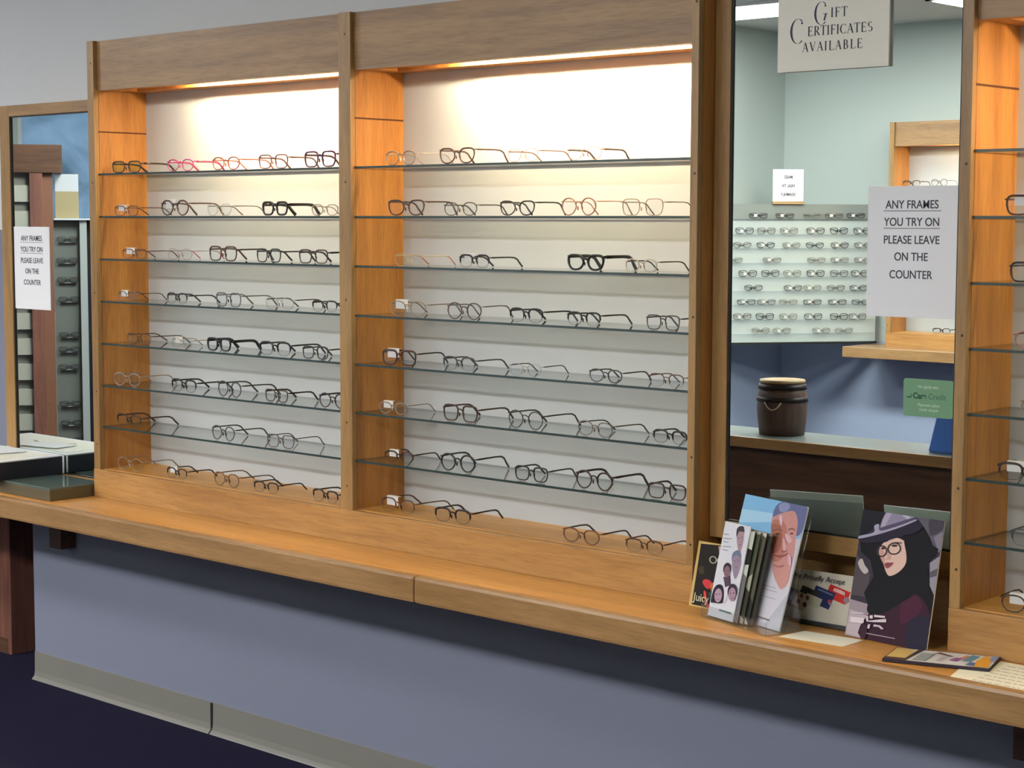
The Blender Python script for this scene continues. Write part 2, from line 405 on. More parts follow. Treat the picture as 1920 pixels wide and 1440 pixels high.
# gift certificates board; serif letters drawn from strokes
g = box('hanging_sign', 0, .2835, -.008, 0, 0, .22, M['cream'], bev=.001); g.location = (.3862, -.1372, 1.9865)
tag(g, 'white gift certificates sign hanging at the top of the right mirror', 'sign')
def serif(bm, ch, x, z, h, mi=0):
    """stroke letters with thick stems and hairline arms; returns the advance"""
    k, th, tn = h, h*.085, h*.03
    def ln(p, q, w):
        p = Vector((x+p[0]*k, 0, z+p[1]*k)); q = Vector((x+q[0]*k, 0, z+q[1]*k))
        d = (q-p).normalized(); n = Vector((-d.z, 0, d.x))*w
        vs = [bm.verts.new(v+Vector((0, -.0084, 0))) for v in (p-n, q-n, q+n, p+n)]
        bm.faces.new(vs).material_index = mi
    def sf(cx, zz, w=.13): ln((cx-w, zz), (cx+w, zz), tn*.7)
    def arc(cx, cz, rx, rz, a0, a1, wmin, wmax, n=18):
        P = []
        for i in range(n+1):
            a = a0+(a1-a0)*i/n
            w = wmin+(wmax-wmin)*abs(math.cos(a))
            c, s = math.cos(a), math.sin(a)
            P.append((Vector((x+(cx+(rx+w)*c)*k, -.0084, z+(cz+(rz+w*.6)*s)*k)), Vector((x+(cx+(rx-w)*c)*k, -.0084, z+(cz+(rz-w*.6)*s)*k))))
        for (a, b), (c, d) in zip(P, P[1:]):
            bm.faces.new([bm.verts.new(v) for v in (a, b, d, c)]).material_index = mi
    if ch == 'I': ln((.16, 0), (.16, 1), th); sf(.16, 0); sf(.16, 1); return .36*k
    if ch in 'FE':
        ln((.18, 0), (.18, 1), th); ln((.1, 1), (.62, 1), tn); ln((.62, 1.02), (.62, .84), tn); ln((.2, .53), (.5, .53), tn); ln((.5, .62), (.5, .44), tn)
        if ch == 'E': ln((.1, 0), (.66, 0), tn); ln((.66, -.02), (.7, .18), tn)
        else: sf(.18, 0)
        return (.74 if ch == 'E' else .70)*k
    if ch == 'T': ln((.36, 0), (.36, 1), th); ln((.02, 1), (.70, 1), tn); ln((.02, 1.02), (.02, .82), tn); ln((.70, 1.02), (.70, .82), tn); sf(.36, 0); return .74*k
    if ch == 'L': ln((.18, 0), (.18, 1), th); sf(.18, 1); ln((.1, 0), (.64, 0), tn); ln((.64, -.02), (.67, .2), tn); return .68*k
    if ch == 'A': ln((.08, 0), (.38, 1), tn); ln((.38, 1), (.70, 0), th); ln((.2, .36), (.58, .36), tn); sf(.08, 0, .1); sf(.70, 0); return .80*k
    if ch == 'V': ln((.08, 1), (.40, 0), th); ln((.40, 0), (.70, 1), tn); sf(.08, 1); sf(.70, 1, .1); return .78*k
    if ch == 'R': ln((.18, 0), (.18, 1), th); sf(.18, 0); ln((.1, 1), (.34, 1), tn); ln((.18, .5), (.34, .5), tn); arc(.34, .75, .22, .25, -PI/2, PI/2, .03, .08); ln((.36, .5), (.72, 0), th*.9); return .78*k
    if ch == 'B': ln((.18, 0), (.18, 1), th); ln((.1, 1), (.34, 1), tn); ln((.18, .52), (.36, .52), tn); ln((.1, 0), (.36, 0), tn); arc(.34, .76, .19, .24, -PI/2, PI/2, .03, .08); arc(.36, .26, .24, .26, -PI/2, PI/2, .03, .08); return .74*k
    if ch == 'S': arc(.34, .74, .2, .25, PI*.2, PI*1.5, .03, .08); arc(.34, .25, .22, .25, -PI*.8, PI*.5, .03, .08); return .66*k
    if ch == 'C': arc(.46, .5, .38, .5, PI*.25, PI*1.75, .025, .09, 26); return .82*k
    if ch in 'cg':   # tall swash capitals with a ball terminal
        arc(.40, .5, .36, .56, PI*.28, PI*1.72, .008, .062, 40)
        arc(.62, .86, .025, .03, 0, 2*PI, .03, .03, 12)
        if ch == 'g': ln((.56, .14), (.66, .46), th*.55); ln((.50, .46), (.74, .47), tn*.5)
        return .78*k
    return .35*k
bm = bmesh.new()
def srow(txt, xc, z, h, gap=.004):
    tmp = bmesh.new(); w = 0
    for ch in txt: w += serif(tmp, ch, w, 0, h)+gap
    tmp.free()
    x = xc-w/2
    for ch in txt: x += serif(bm, ch, x, z, h)+gap
srow('IFT', .160, .1130, .0200, .0030)
srow('ERTIFICATES', .1615, .0760, .0200, .0016)
srow('AVAILABLE', .144, .0425, .0195, .0036)
serif(bm, 'g', .0960, .1010, .044, 1); serif(bm, 'c', .0340, .0640, .048, 1)
obj('lettering', bm, [M['ink'], M['inkblue']], g)

# credit sticker: rounded green square
bm = bmesh.new(); w, h, r = .119, .0805, .006
pts = []
for cx, cz, a0 in ((w-r, h-r, 0), (r, h-r, PI/2), (r, r, PI), (w-r, r, PI*1.5)):
    for k in range(6): pts.append((cx+r*math.cos(a0+k*PI/10), cz+r*math.sin(a0+k*PI/10)))
f = bm.faces.new([bm.verts.new((x, 0, z)) for x, z in pts])
ex = bmesh.ops.extrude_face_region(bm, geom=[f])
for v in ex['geom']:
    if isinstance(v, bmesh.types.BMVert): v.co.y -= .0006
s = obj('credit_sticker', bm, M['ccgreen']); s.location = (.7178, -.1364, 1.2420)
tag(s, 'green credit sticker with rounded corners on the lower right of the mirror', 'sticker')
text_mesh('lettering', 'We gladly take', .0082, M['ccpale'], s, (w*.5, -.0008, .0615), bold=.0002)
text_mesh('lettering', 'Care', .0175, M['ccdark'], s, (.0235, -.0008, .0385), align='LEFT', bold=.0006, sx=.92)
text_mesh('lettering', 'Credit', .0175, M['ccmid'], s, (.0600, -.0008, .0385), align='LEFT', bold=.0001, sx=.92)
text_mesh('lettering', 'Payment plans', .0090, M['ccpale'], s, (w*.52, -.0008, .0225), bold=.0002)
text_mesh('lettering', 'made simple', .0090, M['ccpale'], s, (w*.52, -.0008, .0125), bold=.0002)
bm = bmesh.new()
for P in (((.006, .0405), (.012, .0385), (.019, .0395), (.0215, .0435), (.014, .0418)), ((.0165, .0445), (.0195, .0475), (.0210, .0440))):
    bm.faces.new([bm.verts.new((x, -.0009, z)) for x, z in P])
obj('leaf_mark', bm, M['ccdark'], s)

# ------------------------------------------------------------------ eyeglasses
STY = {'rect': (.052, .031, 4.0), 'square': (.051, .040, 3.8), 'round': (.047, .042, 2.1), 'oval': (.051, .036, 2.4),
       'cat': (.057, .040, 2.4), 'half': (.052, .036, 3.0), 'rimless': (.050, .036, 2.5)}
# colour: rim colour, rim radius, temple half height, temple colour, words
CLR = {'dk': ((58, 42, 36), .0017, .0024, (44, 32, 28), 'dark brown'), 'mag': ((160, 50, 110), .0014, .0026, (140, 40, 80), 'magenta'),
       'pinkbr': ((146, 82, 64), .0015, .0018, (150, 90, 80), 'pinkish brown'), 'mauve': ((108, 66, 70), .0017, .0022, (98, 66, 62), 'dark mauve'),
       'purple': ((88, 56, 96), .0021, .0024, (80, 60, 70), 'purple'), 'brthin': ((96, 66, 50), .0011, .0013, (70, 46, 38), 'thin brown'),
       'dkbr': ((70, 48, 40), .0018, .0020, (60, 42, 38), 'dark brown'), 'silver': ((128, 128, 128), .0009, .0012, (84, 74, 66), 'thin silver'),
       'blackthick': ((24, 26, 28), .0030, .0042, (24, 26, 28), 'thick black'), 'clear': ((150, 134, 120), .0014, .0012, (140, 128, 118), 'clear'),
       'silverred': ((136, 130, 130), .0008, .0011, (176, 50, 70), 'silver and red'), 'black': ((34, 34, 38), .0018, .0020, (34, 34, 38), 'black'),
       'greythin': ((110, 104, 98), .0011, .0014, (62, 56, 52), 'thin grey'), 'grey': ((92, 92, 96), .0015, .0015, (84, 86, 90), 'grey'),
       'silverdk': ((150, 150, 152), .0009, .0014, (46, 46, 48), 'silver with dark temples'), 'greydk': ((66, 68, 72), .0015, .0018, (56, 58, 60), 'dark grey'),
       'mauvegrey': ((96, 82, 92), .0015, .0014, (88, 80, 86), 'mauve grey'), 'amber': ((120, 88, 52), .0014, .0014, (100, 78, 50), 'amber brown'),
       'rose': ((160, 100, 92), .0011, .0014, (90, 62, 50), 'pale rose'), 'rosedk': ((170, 108, 98), .0012, .0024, (58, 40, 34), 'pale rose with dark temples'),
       'bkthin': ((58, 50, 46), .0011, .0016, (48, 40, 38), 'thin black'), 'roseclear': ((172, 122, 108), .0014, .0012, (170, 130, 118), 'clear rose'),
       'gold': ((150, 128, 104), .0009, .0011, (100, 86, 76), 'thin gold'), 'goldred': ((186, 170, 130), .0009, .0011, (176, 96, 76), 'gold with red tips'),
       'blackt': ((24, 24, 26), .0024, .0026, (24, 24, 26), 'heavy black'), 'cleardk': ((176, 168, 158), .0013, .0016, (62, 54, 48), 'clear with dark temples'),
       'brthick': ((74, 44, 36), .0020, .0018, (44, 36, 34), 'brown'), 'tort': ((118, 76, 50), .0015, .0018, (44, 34, 30), 'tortoiseshell'),
       'dkbrred': ((74, 48, 38), .0014, .0018, (40, 36, 34), 'dark brown and red')}
SHAPE = {'rect': 'rectangular', 'square': 'squarish', 'round': 'round', 'oval': 'oval', 'cat': 'cat-eye', 'half': 'half-rim', 'rimless': 'rimless'}
MC = {}
def cmat(c):
    if c not in MC: MC[c] = pbr('frame_colour', srgb(*c), .28, spec=.5)
    return MC[c]
MTAG = pbr('tag_white', srgb(236, 232, 226), .6)
MPAD = pbr('nose_pad', srgb(190, 182, 170), .3)
def outline(st, side, n=24):
    w, h, e = STY[st]; out = []
    for i in range(n):
        a = 2*PI*i/n; c, s = math.cos(a), math.sin(a)
        x = w/2*math.copysign(abs(c)**(2/e), c); z = h/2*math.copysign(abs(s)**(2/e), s)
        if z < 0: x *= 1-.16*(-z/(h/2))
        if st == 'cat' and z > 0:
            o = max(0, x*side/(w/2)); z += .006*o*o*(z/(h/2)); x += side*.004*o*(z/(h/2))
        out.append((x, z))
    return out
PROTO = {}
def eyeglasses(st, col, fl):
    key = (st, col, fl)
    if key in PROTO:
        src = PROTO[key]; r = src.copy(); COL.objects.link(r)
        for ch in src.children:
            c = ch.copy(); COL.objects.link(c); c.parent = r
        return r
    rc, rr, th, tc, _ = CLR[col]; rr *= 1.25; th *= 1.35
    w, h, e = STY[st]; cx = w/2+.009; cz = h/2+rr
    root = bpy.data.objects.new('eyeglasses', None); COL.objects.link(root); root.empty_display_size = .02
    PROTO[key] = root
    fm, tm = cmat(rc), cmat(tc)
    bm = bmesh.new()
    zt = cz+h*.30
    for sd in (-1, 1):
        P = outline(st, sd)
        if st == 'rimless': rad = [.0009]*len(P)
        elif st == 'half': rad = [rr*(1.3 if z > -h*.02 else .28) for x, z in P]
        else: rad = [rr*(1.15 if z > 0 else .9) for x, z in P]
        sweep(bm, [(sd*cx+x, -.0016*(abs(x)/.025)**2*-1, cz+z) for x, z in P], rad, [max(.0005, r*.8) for r in rad], (0, 1, 0), closed=True)
        xe = sd*(cx+w/2)
        zz = cz+h*.30 if st not in ('cat',) else cz+h*.40
        sweep(bm, [(xe-sd*.001, .0015, zz), (xe+sd*.0045, .003, zz), (xe+sd*.0055, .009, zz)], max(.0013, th*.8), .0012, (0, 1, 0) if 0 else (sd, .4, 0))
    bz = cz+h*.22
    sweep(bm, [(-.0095, 0, bz-.002), (-.004, -.002, bz+.002), (.004, -.002, bz+.002), (.0095, 0, bz-.002)], max(.0011, rr), .0011, (0, 1, 0))
    if st == 'half' or st == 'rect': pass
    f = obj('frame_front', bm, fm, root, True)
    bm = bmesh.new()
    for sd in (-1, 1):
        bmesh.ops.create_uvsphere(bm, u_segments=8, v_segments=6, radius=1, matrix=Matrix.Translation((sd*.0075, .006, cz-.004)) @ Matrix.Diagonal((.0014, .003, .0055, 1)))
        sweep(bm, [(sd*.0085, .001, cz+.002), (sd*.0088, .005, cz+.001), (sd*.0075, .006, cz-.002)], .0005, .0005, (0, 0, 1), seg=5)
    obj('nose_pads', bm, MPAD if col in ('silver', 'gold', 'clear', 'rose') else fm, root, True)
    for sd in (-1, 1):
        bm = bmesh.new(); P = outline(st, sd)
        bm.faces.new([bm.verts.new((sd*cx+x*.99, .0004, cz+z*.99)) for x, z in P])
        obj('lens', bm, M['lens_green'] if fl == 'g' else M['lens'], root)
    for sd in (-1, 1):
        bm = bmesh.new()
        zz = cz+h*.30 if st not in ('cat',) else cz+h*.40
        x0 = sd*(cx+w/2+.0055)
        pth = [(x0, .009, zz), (x0+sd*.001, .04, zz+.0005), (x0+sd*.001, .08, zz+.0005), (x0, .100, zz-.001), (x0-sd*.001, .112, zz-.006), (x0-sd*.003, .124, zz*.45), (x0-sd*.005, .137, .003)]
        aa = [th, th*.95, th*.9, th, th*1.05, th*1.15, th*1.2]
        sweep(bm, pth, aa, [.001, .001, .001, .0012, .0013, .0014, .0015], (1, 0, 0))
        o = obj('temple', bm, [fm, tm], root, True)
        for p in o.data.polygons:
            if sum(o.data.vertices[v].co.y for v in p.vertices)/len(p.vertices) > (.1 if 'red' in col else .012): p.material_index = 1
    if fl == 't':
        bm = bmesh.new()
        bm_box(bm, -.004-w*.78, -.002, .003, .0036, cz-.001, cz+h*.5+.004)
        bm_box(bm, -.004-w*.78, -.002, .003, .014, cz+h*.5+.0036, cz+h*.5+.0042)
        obj('price_tag', bm, MTAG, root)
    return root
ORD = ['first', 'second', 'third', 'fourth', 'fifth', 'sixth']
SHN = ['top', 'second', 'third', 'fourth', 'fifth', 'sixth', 'lowest glass']
cnt = {}
def put(bay, shelf, x, width, st, col, fl, y=-.172, yaw=None):
    if bay == 'right': x, width = x-width/2+.063, .126
    k = (bay, shelf); i = cnt.get(k, 0); cnt[k] = i+1
    r = eyeglasses(st, col, fl)
    z = (SHZ[shelf]+.003) if shelf < 7 else ZB
    w, h, e = STY[st]
    full = 2*(w+.009)+.011
    sc = max(.84, min(1.08, width/full*1.0))
    r.scale = (sc, sc, sc)
    rnd = random.Random(int(abs(x)*1e4)+shelf)
    r.location = (x, (-.166 if i == 0 else -.174)+rnd.uniform(-.005, .003), z+.0004)
    r.rotation_euler = (0, 0, math.radians(rnd.uniform(-5, 5)) if yaw is None else yaw)
    where = ('wooden base' if shelf == 7 else SHN[shelf]+' shelf')
    words = CLR[col][4]+' '+SHAPE[st]
    if bay == 'right' : lab = '%s eyeglasses on the %s, case at the right edge' % (words, where)
    else: lab = '%s eyeglasses, %s from left on the %s, %s bay' % (words, ORD[i], where, 'left' if bay == 'left' else 'right')
    tag(r, lab, 'eyeglasses', 'eyeglasses on the display case shelves')
    return r
GL = [
('left',0,-2.046,0.167,'rect','dk','g'),
('left',0,-1.754,0.124,'oval','mag','w'),
('left',0,-1.534,0.130,'oval','pinkbr',''),
('left',0,-1.322,0.125,'square','mauve',''),
('left',0,-1.115,0.137,'square','purple',''),
('left',1,-2.047,0.128,'rect','brthin','t'),
('left',1,-1.781,0.130,'round','dkbr','t'),
('left',1,-1.571,0.124,'rimless','silver',''),
('left',1,-1.318,0.118,'square','blackthick',''),
('left',1,-1.105,0.110,'oval','clear',''),
('left',2,-2.006,0.127,'rect','brthin','t'),
('left',2,-1.766,0.122,'rimless','silverred',''),
('left',2,-1.554,0.136,'square','dkbr',''),
('left',2,-1.342,0.122,'square','black',''),
('left',2,-1.146,0.122,'square','dk',''),
('left',3,-2.047,0.108,'oval','greythin','t'),
('left',3,-1.780,0.117,'half','black',''),
('left',3,-1.529,0.130,'square','grey',''),
('left',3,-1.303,0.123,'rimless','silverdk',''),
('left',3,-1.102,0.103,'half','black',''),
('left',4,-1.995,0.146,'rect','brthin',''),
('left',4,-1.761,0.109,'rimless','clear','t'),
('left',4,-1.584,0.115,'square','blackthick',''),
('left',4,-1.324,0.138,'half','black',''),
('left',4,-1.146,0.091,'square','black',''),
('left',5,-2.054,0.146,'oval','clear',''),
('left',5,-1.751,0.136,'half','black',''),
('left',5,-1.533,0.129,'round','greydk',''),
('left',5,-1.321,0.110,'square','dk',''),
('left',5,-1.074,0.114,'round','dk',''),
('left',6,-2.058,0.141,'half','dkbr',''),
('left',6,-1.568,0.120,'round','greydk',''),
('left',6,-1.304,0.119,'square','mauvegrey',''),
('left',7,-2.051,0.138,'rimless','clear',''),
('left',7,-1.799,0.105,'half','black','t'),
('left',7,-1.556,0.140,'oval','amber',''),
('left',7,-1.369,0.100,'half','black',''),
('left',7,-1.107,0.123,'half','black',''),
('middle',0,-0.803,0.132,'oval','clear',''),
('middle',0,-0.587,0.135,'cat','dkbr',''),
('middle',0,-0.355,0.116,'rimless','rose',''),
('middle',0,-0.150,0.110,'rimless','rosedk',''),
('middle',1,-0.779,0.139,'cat','dkbr',''),
('middle',1,-0.572,0.120,'oval','bkthin',''),
('middle',1,-0.370,0.124,'cat','black',''),
('middle',1,-0.171,0.122,'round','roseclear',''),
('middle',1,0.030,0.127,'square','gold',''),
('middle',2,-0.776,0.117,'rimless','goldred',''),
('middle',2,-0.522,0.118,'half','black','t'),
('middle',2,-0.149,0.126,'cat','blackthick',''),
('middle',2,0.025,0.099,'oval','cleardk',''),
('middle',3,-0.781,0.142,'oval','gold','t'),
('middle',3,-0.557,0.122,'round','mauvegrey',''),
('middle',3,-0.344,0.125,'half','black',''),
('middle',3,-0.151,0.116,'half','black',''),
('middle',3,0.092,0.108,'square','greydk',''),
('middle',4,-0.811,0.129,'square','brthick','t'),
('middle',4,-0.578,0.125,'half','greydk',''),
('middle',4,-0.344,0.109,'rimless','silverdk',''),
('middle',4,-0.080,0.108,'oval','greydk',''),
('middle',4,0.104,0.110,'half','brthin',''),
('middle',5,-0.840,0.107,'oval','clear','t'),
('middle',5,-0.576,0.133,'square','dkbr',''),
('middle',5,-0.341,0.129,'round','bkthin',''),
('middle',5,-0.111,0.126,'oval','greythin',''),
('middle',5,0.116,0.108,'half','black',''),
('middle',6,-0.818,0.111,'half','dkbr','t'),
('middle',6,-0.583,0.127,'round','black',''),
('middle',6,-0.324,0.115,'square','black',''),
('middle',6,-0.115,0.126,'round','dk',''),
('middle',6,0.108,0.115,'square','dk',''),
('middle',7,-0.822,0.147,'half','brthin','t'),
('middle',7,-0.601,0.132,'half','black',''),
('middle',7,-0.157,0.125,'oval','tort',''),
('middle',7,0.041,0.116,'half','dkbrred',''),
('right',1,1.002,0.083,'square','dkbr','t'),
('right',2,1.010,0.087,'square','black',''),
('right',3,1.026,0.087,'oval','rose',''),
('right',4,1.043,0.084,'oval','clear',''),
('right',5,1.000,0.086,'half','dk','t'),
('right',6,1.032,0.083,'half','greydk',''),
('right',7,1.014,0.086,'oval','bkthin','t'),
]
for g_ in GL: put(*g_)
# a few pairs in the reflected far case
for i, (x, shelf, st, col) in enumerate(((-3.30, 0, 'half', 'dk'), (-3.10, 0, 'round', 'grey'), (-2.89, 0, 'round', 'bkthin'), (-3.06, 7, 'half', 'dk'), (-2.86, 7, 'oval', 'greydk'))):
    r = eyeglasses(st, col, '')
    r.location = (x, YF+.172, (SHZ[shelf]+.003 if shelf < 7 else ZB)+.0804); r.rotation_euler = (0, 0, PI)
    tag(r, '%s %s eyeglasses, %s on the %s of the reflected far case' % (CLR[col][4], SHAPE[st], ORD[i % 3], 'wooden base' if shelf == 7 else 'top shelf'), 'eyeglasses', 'eyeglasses in the reflected far case')

# ------------------------------------------------------------------ frame board across the far corner (seen in the mirror)
ang = math.atan2(.805, -.593)
bd = thing('frame_board', 'pale frosted display board with rows of eyeglasses across the far corner, reflected in the mirror', 'display board', (-3.6, -7.202, .865), (0, 0, ang))
bm = bmesh.new(); bm_box(bm, .02, 1.30, 0, .022, 0, .80); obj('board_panel', bm, M['board'], bd)
box('board_header', .02, 1.30, -.004, .022, .80, .905, M['boardtop'], bd)
box('bottom_edge', .02, 1.30, -.03, .022, -.012, 0, M['edge_black'], bd)
box('wall_bracket', .60, .75, .022, .30, .3, .6, M['white_metal'], bd)
BR = [[(1.698, 0.853), (1.698, 0.671), (1.699, 0.482), (1.699, 0.331), (1.7, 0.179)],
[(1.595, 0.945), (1.595, 0.796), (1.595, 0.641), (1.595, 0.457), (1.596, 0.295), (1.596, 0.132)],
[(1.504, 0.96), (1.504, 0.8), (1.503, 0.623), (1.503, 0.461), (1.503, 0.288), (1.503, 0.124)],
[(1.409, 1.019), (1.409, 0.754), (1.408, 0.448), (1.408, 0.286), (1.408, 0.122)],
[(1.317, 0.919), (1.317, 0.764), (1.316, 0.614), (1.316, 0.452), (1.315, 0.289), (1.315, 0.143)],
[(1.225, 0.879), (1.223, 0.607), (1.223, 0.473), (1.222, 0.31), (1.221, 0.152)],
[(1.135, 0.927), (1.134, 0.789), (1.133, 0.639), (1.132, 0.471), (1.131, 0.297), (1.13, 0.133)],
[(1.035, 0.953), (1.034, 0.798), (1.032, 0.637), (1.031, 0.464), (1.03, 0.284), (1.029, 0.154)],
[(0.944, 0.825), (0.942, 0.68), (0.94, 0.406), (0.938, 0.248)]]
for row in BR:
    z = row[0][0]-.865-.022
    box('glasses_rail', .03, 1.29, -.026, 0, z-.002, z, M['acryl'], bd)
def small_pair(st):
    bm = bmesh.new(); w, h, e = STY[st]
    for sd in (-1, 1):
        P = outline(st, sd, 16); cx = w/2+.009
        sweep(bm, [(sd*cx+x, 0, h/2+z) for x, z in P], .0026, .0018, (0, 1, 0), closed=True, seg=4, mi=0)
        bm.faces.new([bm.verts.new((sd*cx+x*.98, .001, h/2+z*.98)) for x, z in P]).material_index = 1
        sweep(bm, [(sd*(w+.012), 0, h*.8), (sd*(w+.012), -.006, h*.8), (sd*(w-.03), -.012, h*.55), (-sd*(w-.02), -.016, h*.3)] if 0 else
              [(sd*(w+.012), 0, h*.8), (sd*(w+.010), .008, h*.8), (sd*(w-.03), .012, h*.6), (-sd*(w-.03), .014, h*.35)], .0026, .001, (0, 1, 0), seg=4, mi=0)
    sweep(bm, [(-.01, 0, h*.68), (.01, 0, h*.68)], .002, .0015, (0, 1, 0), seg=4, mi=0)
    me = bpy.data.meshes.new('small_glasses'); bm.to_mesh(me); bm.free(); me.materials.append(cmat((40, 40, 42))); me.materials.append(M['lens'])
    return me
SP = {s: small_pair(s) for s in ('rect', 'oval', 'square')}
bc = [((40, 40, 42), 'dark'), ((96, 90, 84), 'grey'), ((66, 54, 46), 'brown'), ((50, 58, 60), 'dark grey'), ((128, 124, 110), 'pale metal')]
ca, sa = math.cos(ang), math.sin(ang)
k = 0
for ri, row in enumerate(BR):
    for ci, (z, u) in enumerate(row):
        st = ('rect', 'oval', 'square')[(ri*5+ci*3) % 3]; c, nm = bc[(ri*3+ci*2+ri*ci) % 5]
        o = bpy.data.objects.new('eyeglasses', SP[st]); COL.objects.link(o)
        o.material_slots[0].link = 'OBJECT'; o.material_slots[0].material = cmat(c)
        ly = -.0195
        o.location = (-3.6+u*ca-ly*sa, -7.202+u*sa+ly*ca, z-.022+.0026); o.rotation_euler = (0, 0, ang)
        tag(o, 'small %s eyeglasses, %s from left in row %d of the reflected frame board' % (nm, ORD[ci], ri+1), 'eyeglasses', 'eyeglasses on the reflected frame board')
        if (ri+ci) % 3 != 2:
            b = bmesh.new(); bm_box(b, .008, .03, -.003, -.0022, .008, .026); obj('price_tag', b, MTAG, o)
# small notice above the board
s = box('small_sign', 0, .21, -.004, 0, 0, .225, M['paper'])
s.location = (-3.6+.67*ca, -7.202+.67*sa, 1.782); s.rotation_euler = (0, 0, ang)
s.location = (-3.6+.54*ca, -7.202+.54*sa, 1.772)
tag(s, 'small white sign with three words standing on top of the reflected frame board', 'sign')
for txt, zz in (('MASD', .165), ('HSAL TX', .108), ('IXIAMNLY', .052)):
    text_mesh('lettering', txt, .028, M['ink'], s, (.105, -.0045, zz), bold=.0005, sx=.8)
box('wooden_foot', -.002, .212, -.02, .02, -.0015, .016, M['barreltop'], s)

# ------------------------------------------------------------------ service counter with barrel (seen in the mirror)
t = thing('service_counter', 'dark brown service counter with tan edge, reflected in the right mirror', 'counter', (-1.35, -3.2, 0))
box('counter_body', -2.1, 1.7, .06, .30, 0, .72, M['oak_dark'], t)
box('counter_top', -2.15, 1.75, .035, .335, .72, .766, M['stonetop'], t)
box('front_edge', -2.15, 1.75, .335, .352, .722, .7665, M['oak_lip'], t, .004)
b = thing('small_barrel', 'small dark wooden barrel with pale lid and rope handle on the reflected counter', 'barrel', (-1.545, -3.035, .7662))
bm = bmesh.new(); bm_lathe(bm, [(.094, 0), (.102, .06), (.106, .12), (.102, .18), (.092, .232)]); obj('staves', bm, M['barrel'], b, True)
for z, r in ((.150, .1065), (.205, .1005)):
    bm = bmesh.new(); bm_lathe(bm, [(r-.002, z), (r+.002, z+.001), (r-.001+(-.0015 if z > .1 else .0015), z+.022), (r-.006, z+.022)]); obj('hoop', bm, M['iron'], b, True)
bm = bmesh.new(); bm_lathe(bm, [(.02, .232), (.094, .232), (.096, .238), (.094, .246), (.02, .247)]); obj('barrel_lid', bm, M['barreltop'], b, True)
bm = bmesh.new()
th0 = math.radians(78)
P = []
for i in range(9):
    a = th0+(i-4)*.085; P.append((.110*math.cos(a), .110*math.sin(a), .118+.034*((i-4)/4)**2))
sweep(bm, P, .003, .003, (0, 0, 1)); obj('rope_handle', bm, M['rope'], b, True)
bm = bmesh.new(); g2 = bmesh.ops.create_cube(bm, size=1)
for v in g2['verts']:
    top = v.co.z > 0; v.co = Vector((v.co.x*(.14 if top else .2), v.co.y*(.03 if top else .09), .19 if top else 0))
bmesh.ops.bevel(bm, geom=list(bm.edges), offset=.004, segments=2, affect='EDGES')
b.scale = (1, 1, .94)
o = obj('easel_sign', bm, M['blue']); o.location = (-.705, -2.99, .7662)
tag(o, 'bright blue tapered stand on the reflected counter, below the green sticker', 'stand')

# ------------------------------------------------------------------ things reflected in the far left mirror
u = Vector((.565, -.864)); ra = math.atan2(u.y, u.x)
tw = thing('display_tower', 'tall dark brown display stand with pale slats, reflected in the left mirror', 'display stand', (-6.92, -2.90, 0), (0, 0, ra))
box('crown', -.62, .165, -.30, .095, 1.94, 2.11, M['oak_dark'], tw, .004)
box('post', -.03, .045, -.05, .09, 0, 1.94, M['oak_dark_z'], tw, .002)
box('side_board', .045, .105, -.12, .06, 0, 1.94, pbr('reddish_board', srgb(120, 82, 62), .5), tw)
for i in range(12):
    z = .06+i*.155
    box('slat', -.60, -.03, .05, .07, z, z+.10, M['slat'], tw)
box('slat_backing', -.60, -.03, .035, .049, 0, 1.94, M['slatdk'], tw)
box('post', -.62, -.60, -.05, .09, 0, 1.94, M['oak_dark_z'], tw)
gp = thing('frame_stand', 'narrow grey stand holding rows of dark glasses, reflected in the left mirror', 'display stand', (-6.92, -2.90, 0), (0, 0, ra))
box('grey_panel', .106, .262, -.10, -.08, 0, 1.655, M['greypanel'], gp)
box('pale_post', .262, .305, -.12, -.04, 0, 1.655, M['greypost'], gp)
box('dark_side', .305, .40, -.16, -.10, 0, 1.655, M['navy'], gp)
box('stand_top', .11, .41, -.17, -.02, 1.655, 1.665, M['bluewhite'], gp)
cr, sr = math.cos(ra), math.sin(ra)
for i, z in enumerate((1.52, 1.39, 1.27, 1.15, .93, .84, .73, .50, .38, .27)):
    o = bpy.data.objects.new('eyeglasses', SP['rect']); COL.objects.link(o)
    lx, ly = .188+.004*math.sin(i*5), -.060
    o.location = (-6.92+lx*cr-ly*sr, -2.90+lx*sr+ly*cr, z); o.rotation_euler = (0, 0, ra+PI)
    tag(o, 'dark eyeglasses, number %d from the top on the reflected grey stand' % (i+1), 'eyeglasses', 'eyeglasses on the reflected grey stand')
    b3 = bmesh.new(); bm_box(b3, -.05, .05, .001, .0185, -.004, -.0006); obj('holder', b3, M['greypost'], o)
c1 = box('cardboard_box', -.07, .07, -.05, .05, 0, .165, M['cardboard'])
c1.location = (-6.92+.19*cr+.10*sr, -2.90+.19*sr-.10*cr, 1.6652); c1.rotation_euler = (0, 0, ra)
tag(c1, 'tan cardboard box on top of the reflected grey stand', 'box')
c2 = box('white_box', -.07, .07, -.05, .05, 0, .106, M['bluewhite'])
c2.location = (-6.92+.19*cr+.10*sr, -2.90+.19*sr-.10*cr, 1.8304); c2.rotation_euler = (0, 0, ra)
tag(c2, 'bright white box stacked on the tan cardboard box in the left mirror', 'box')

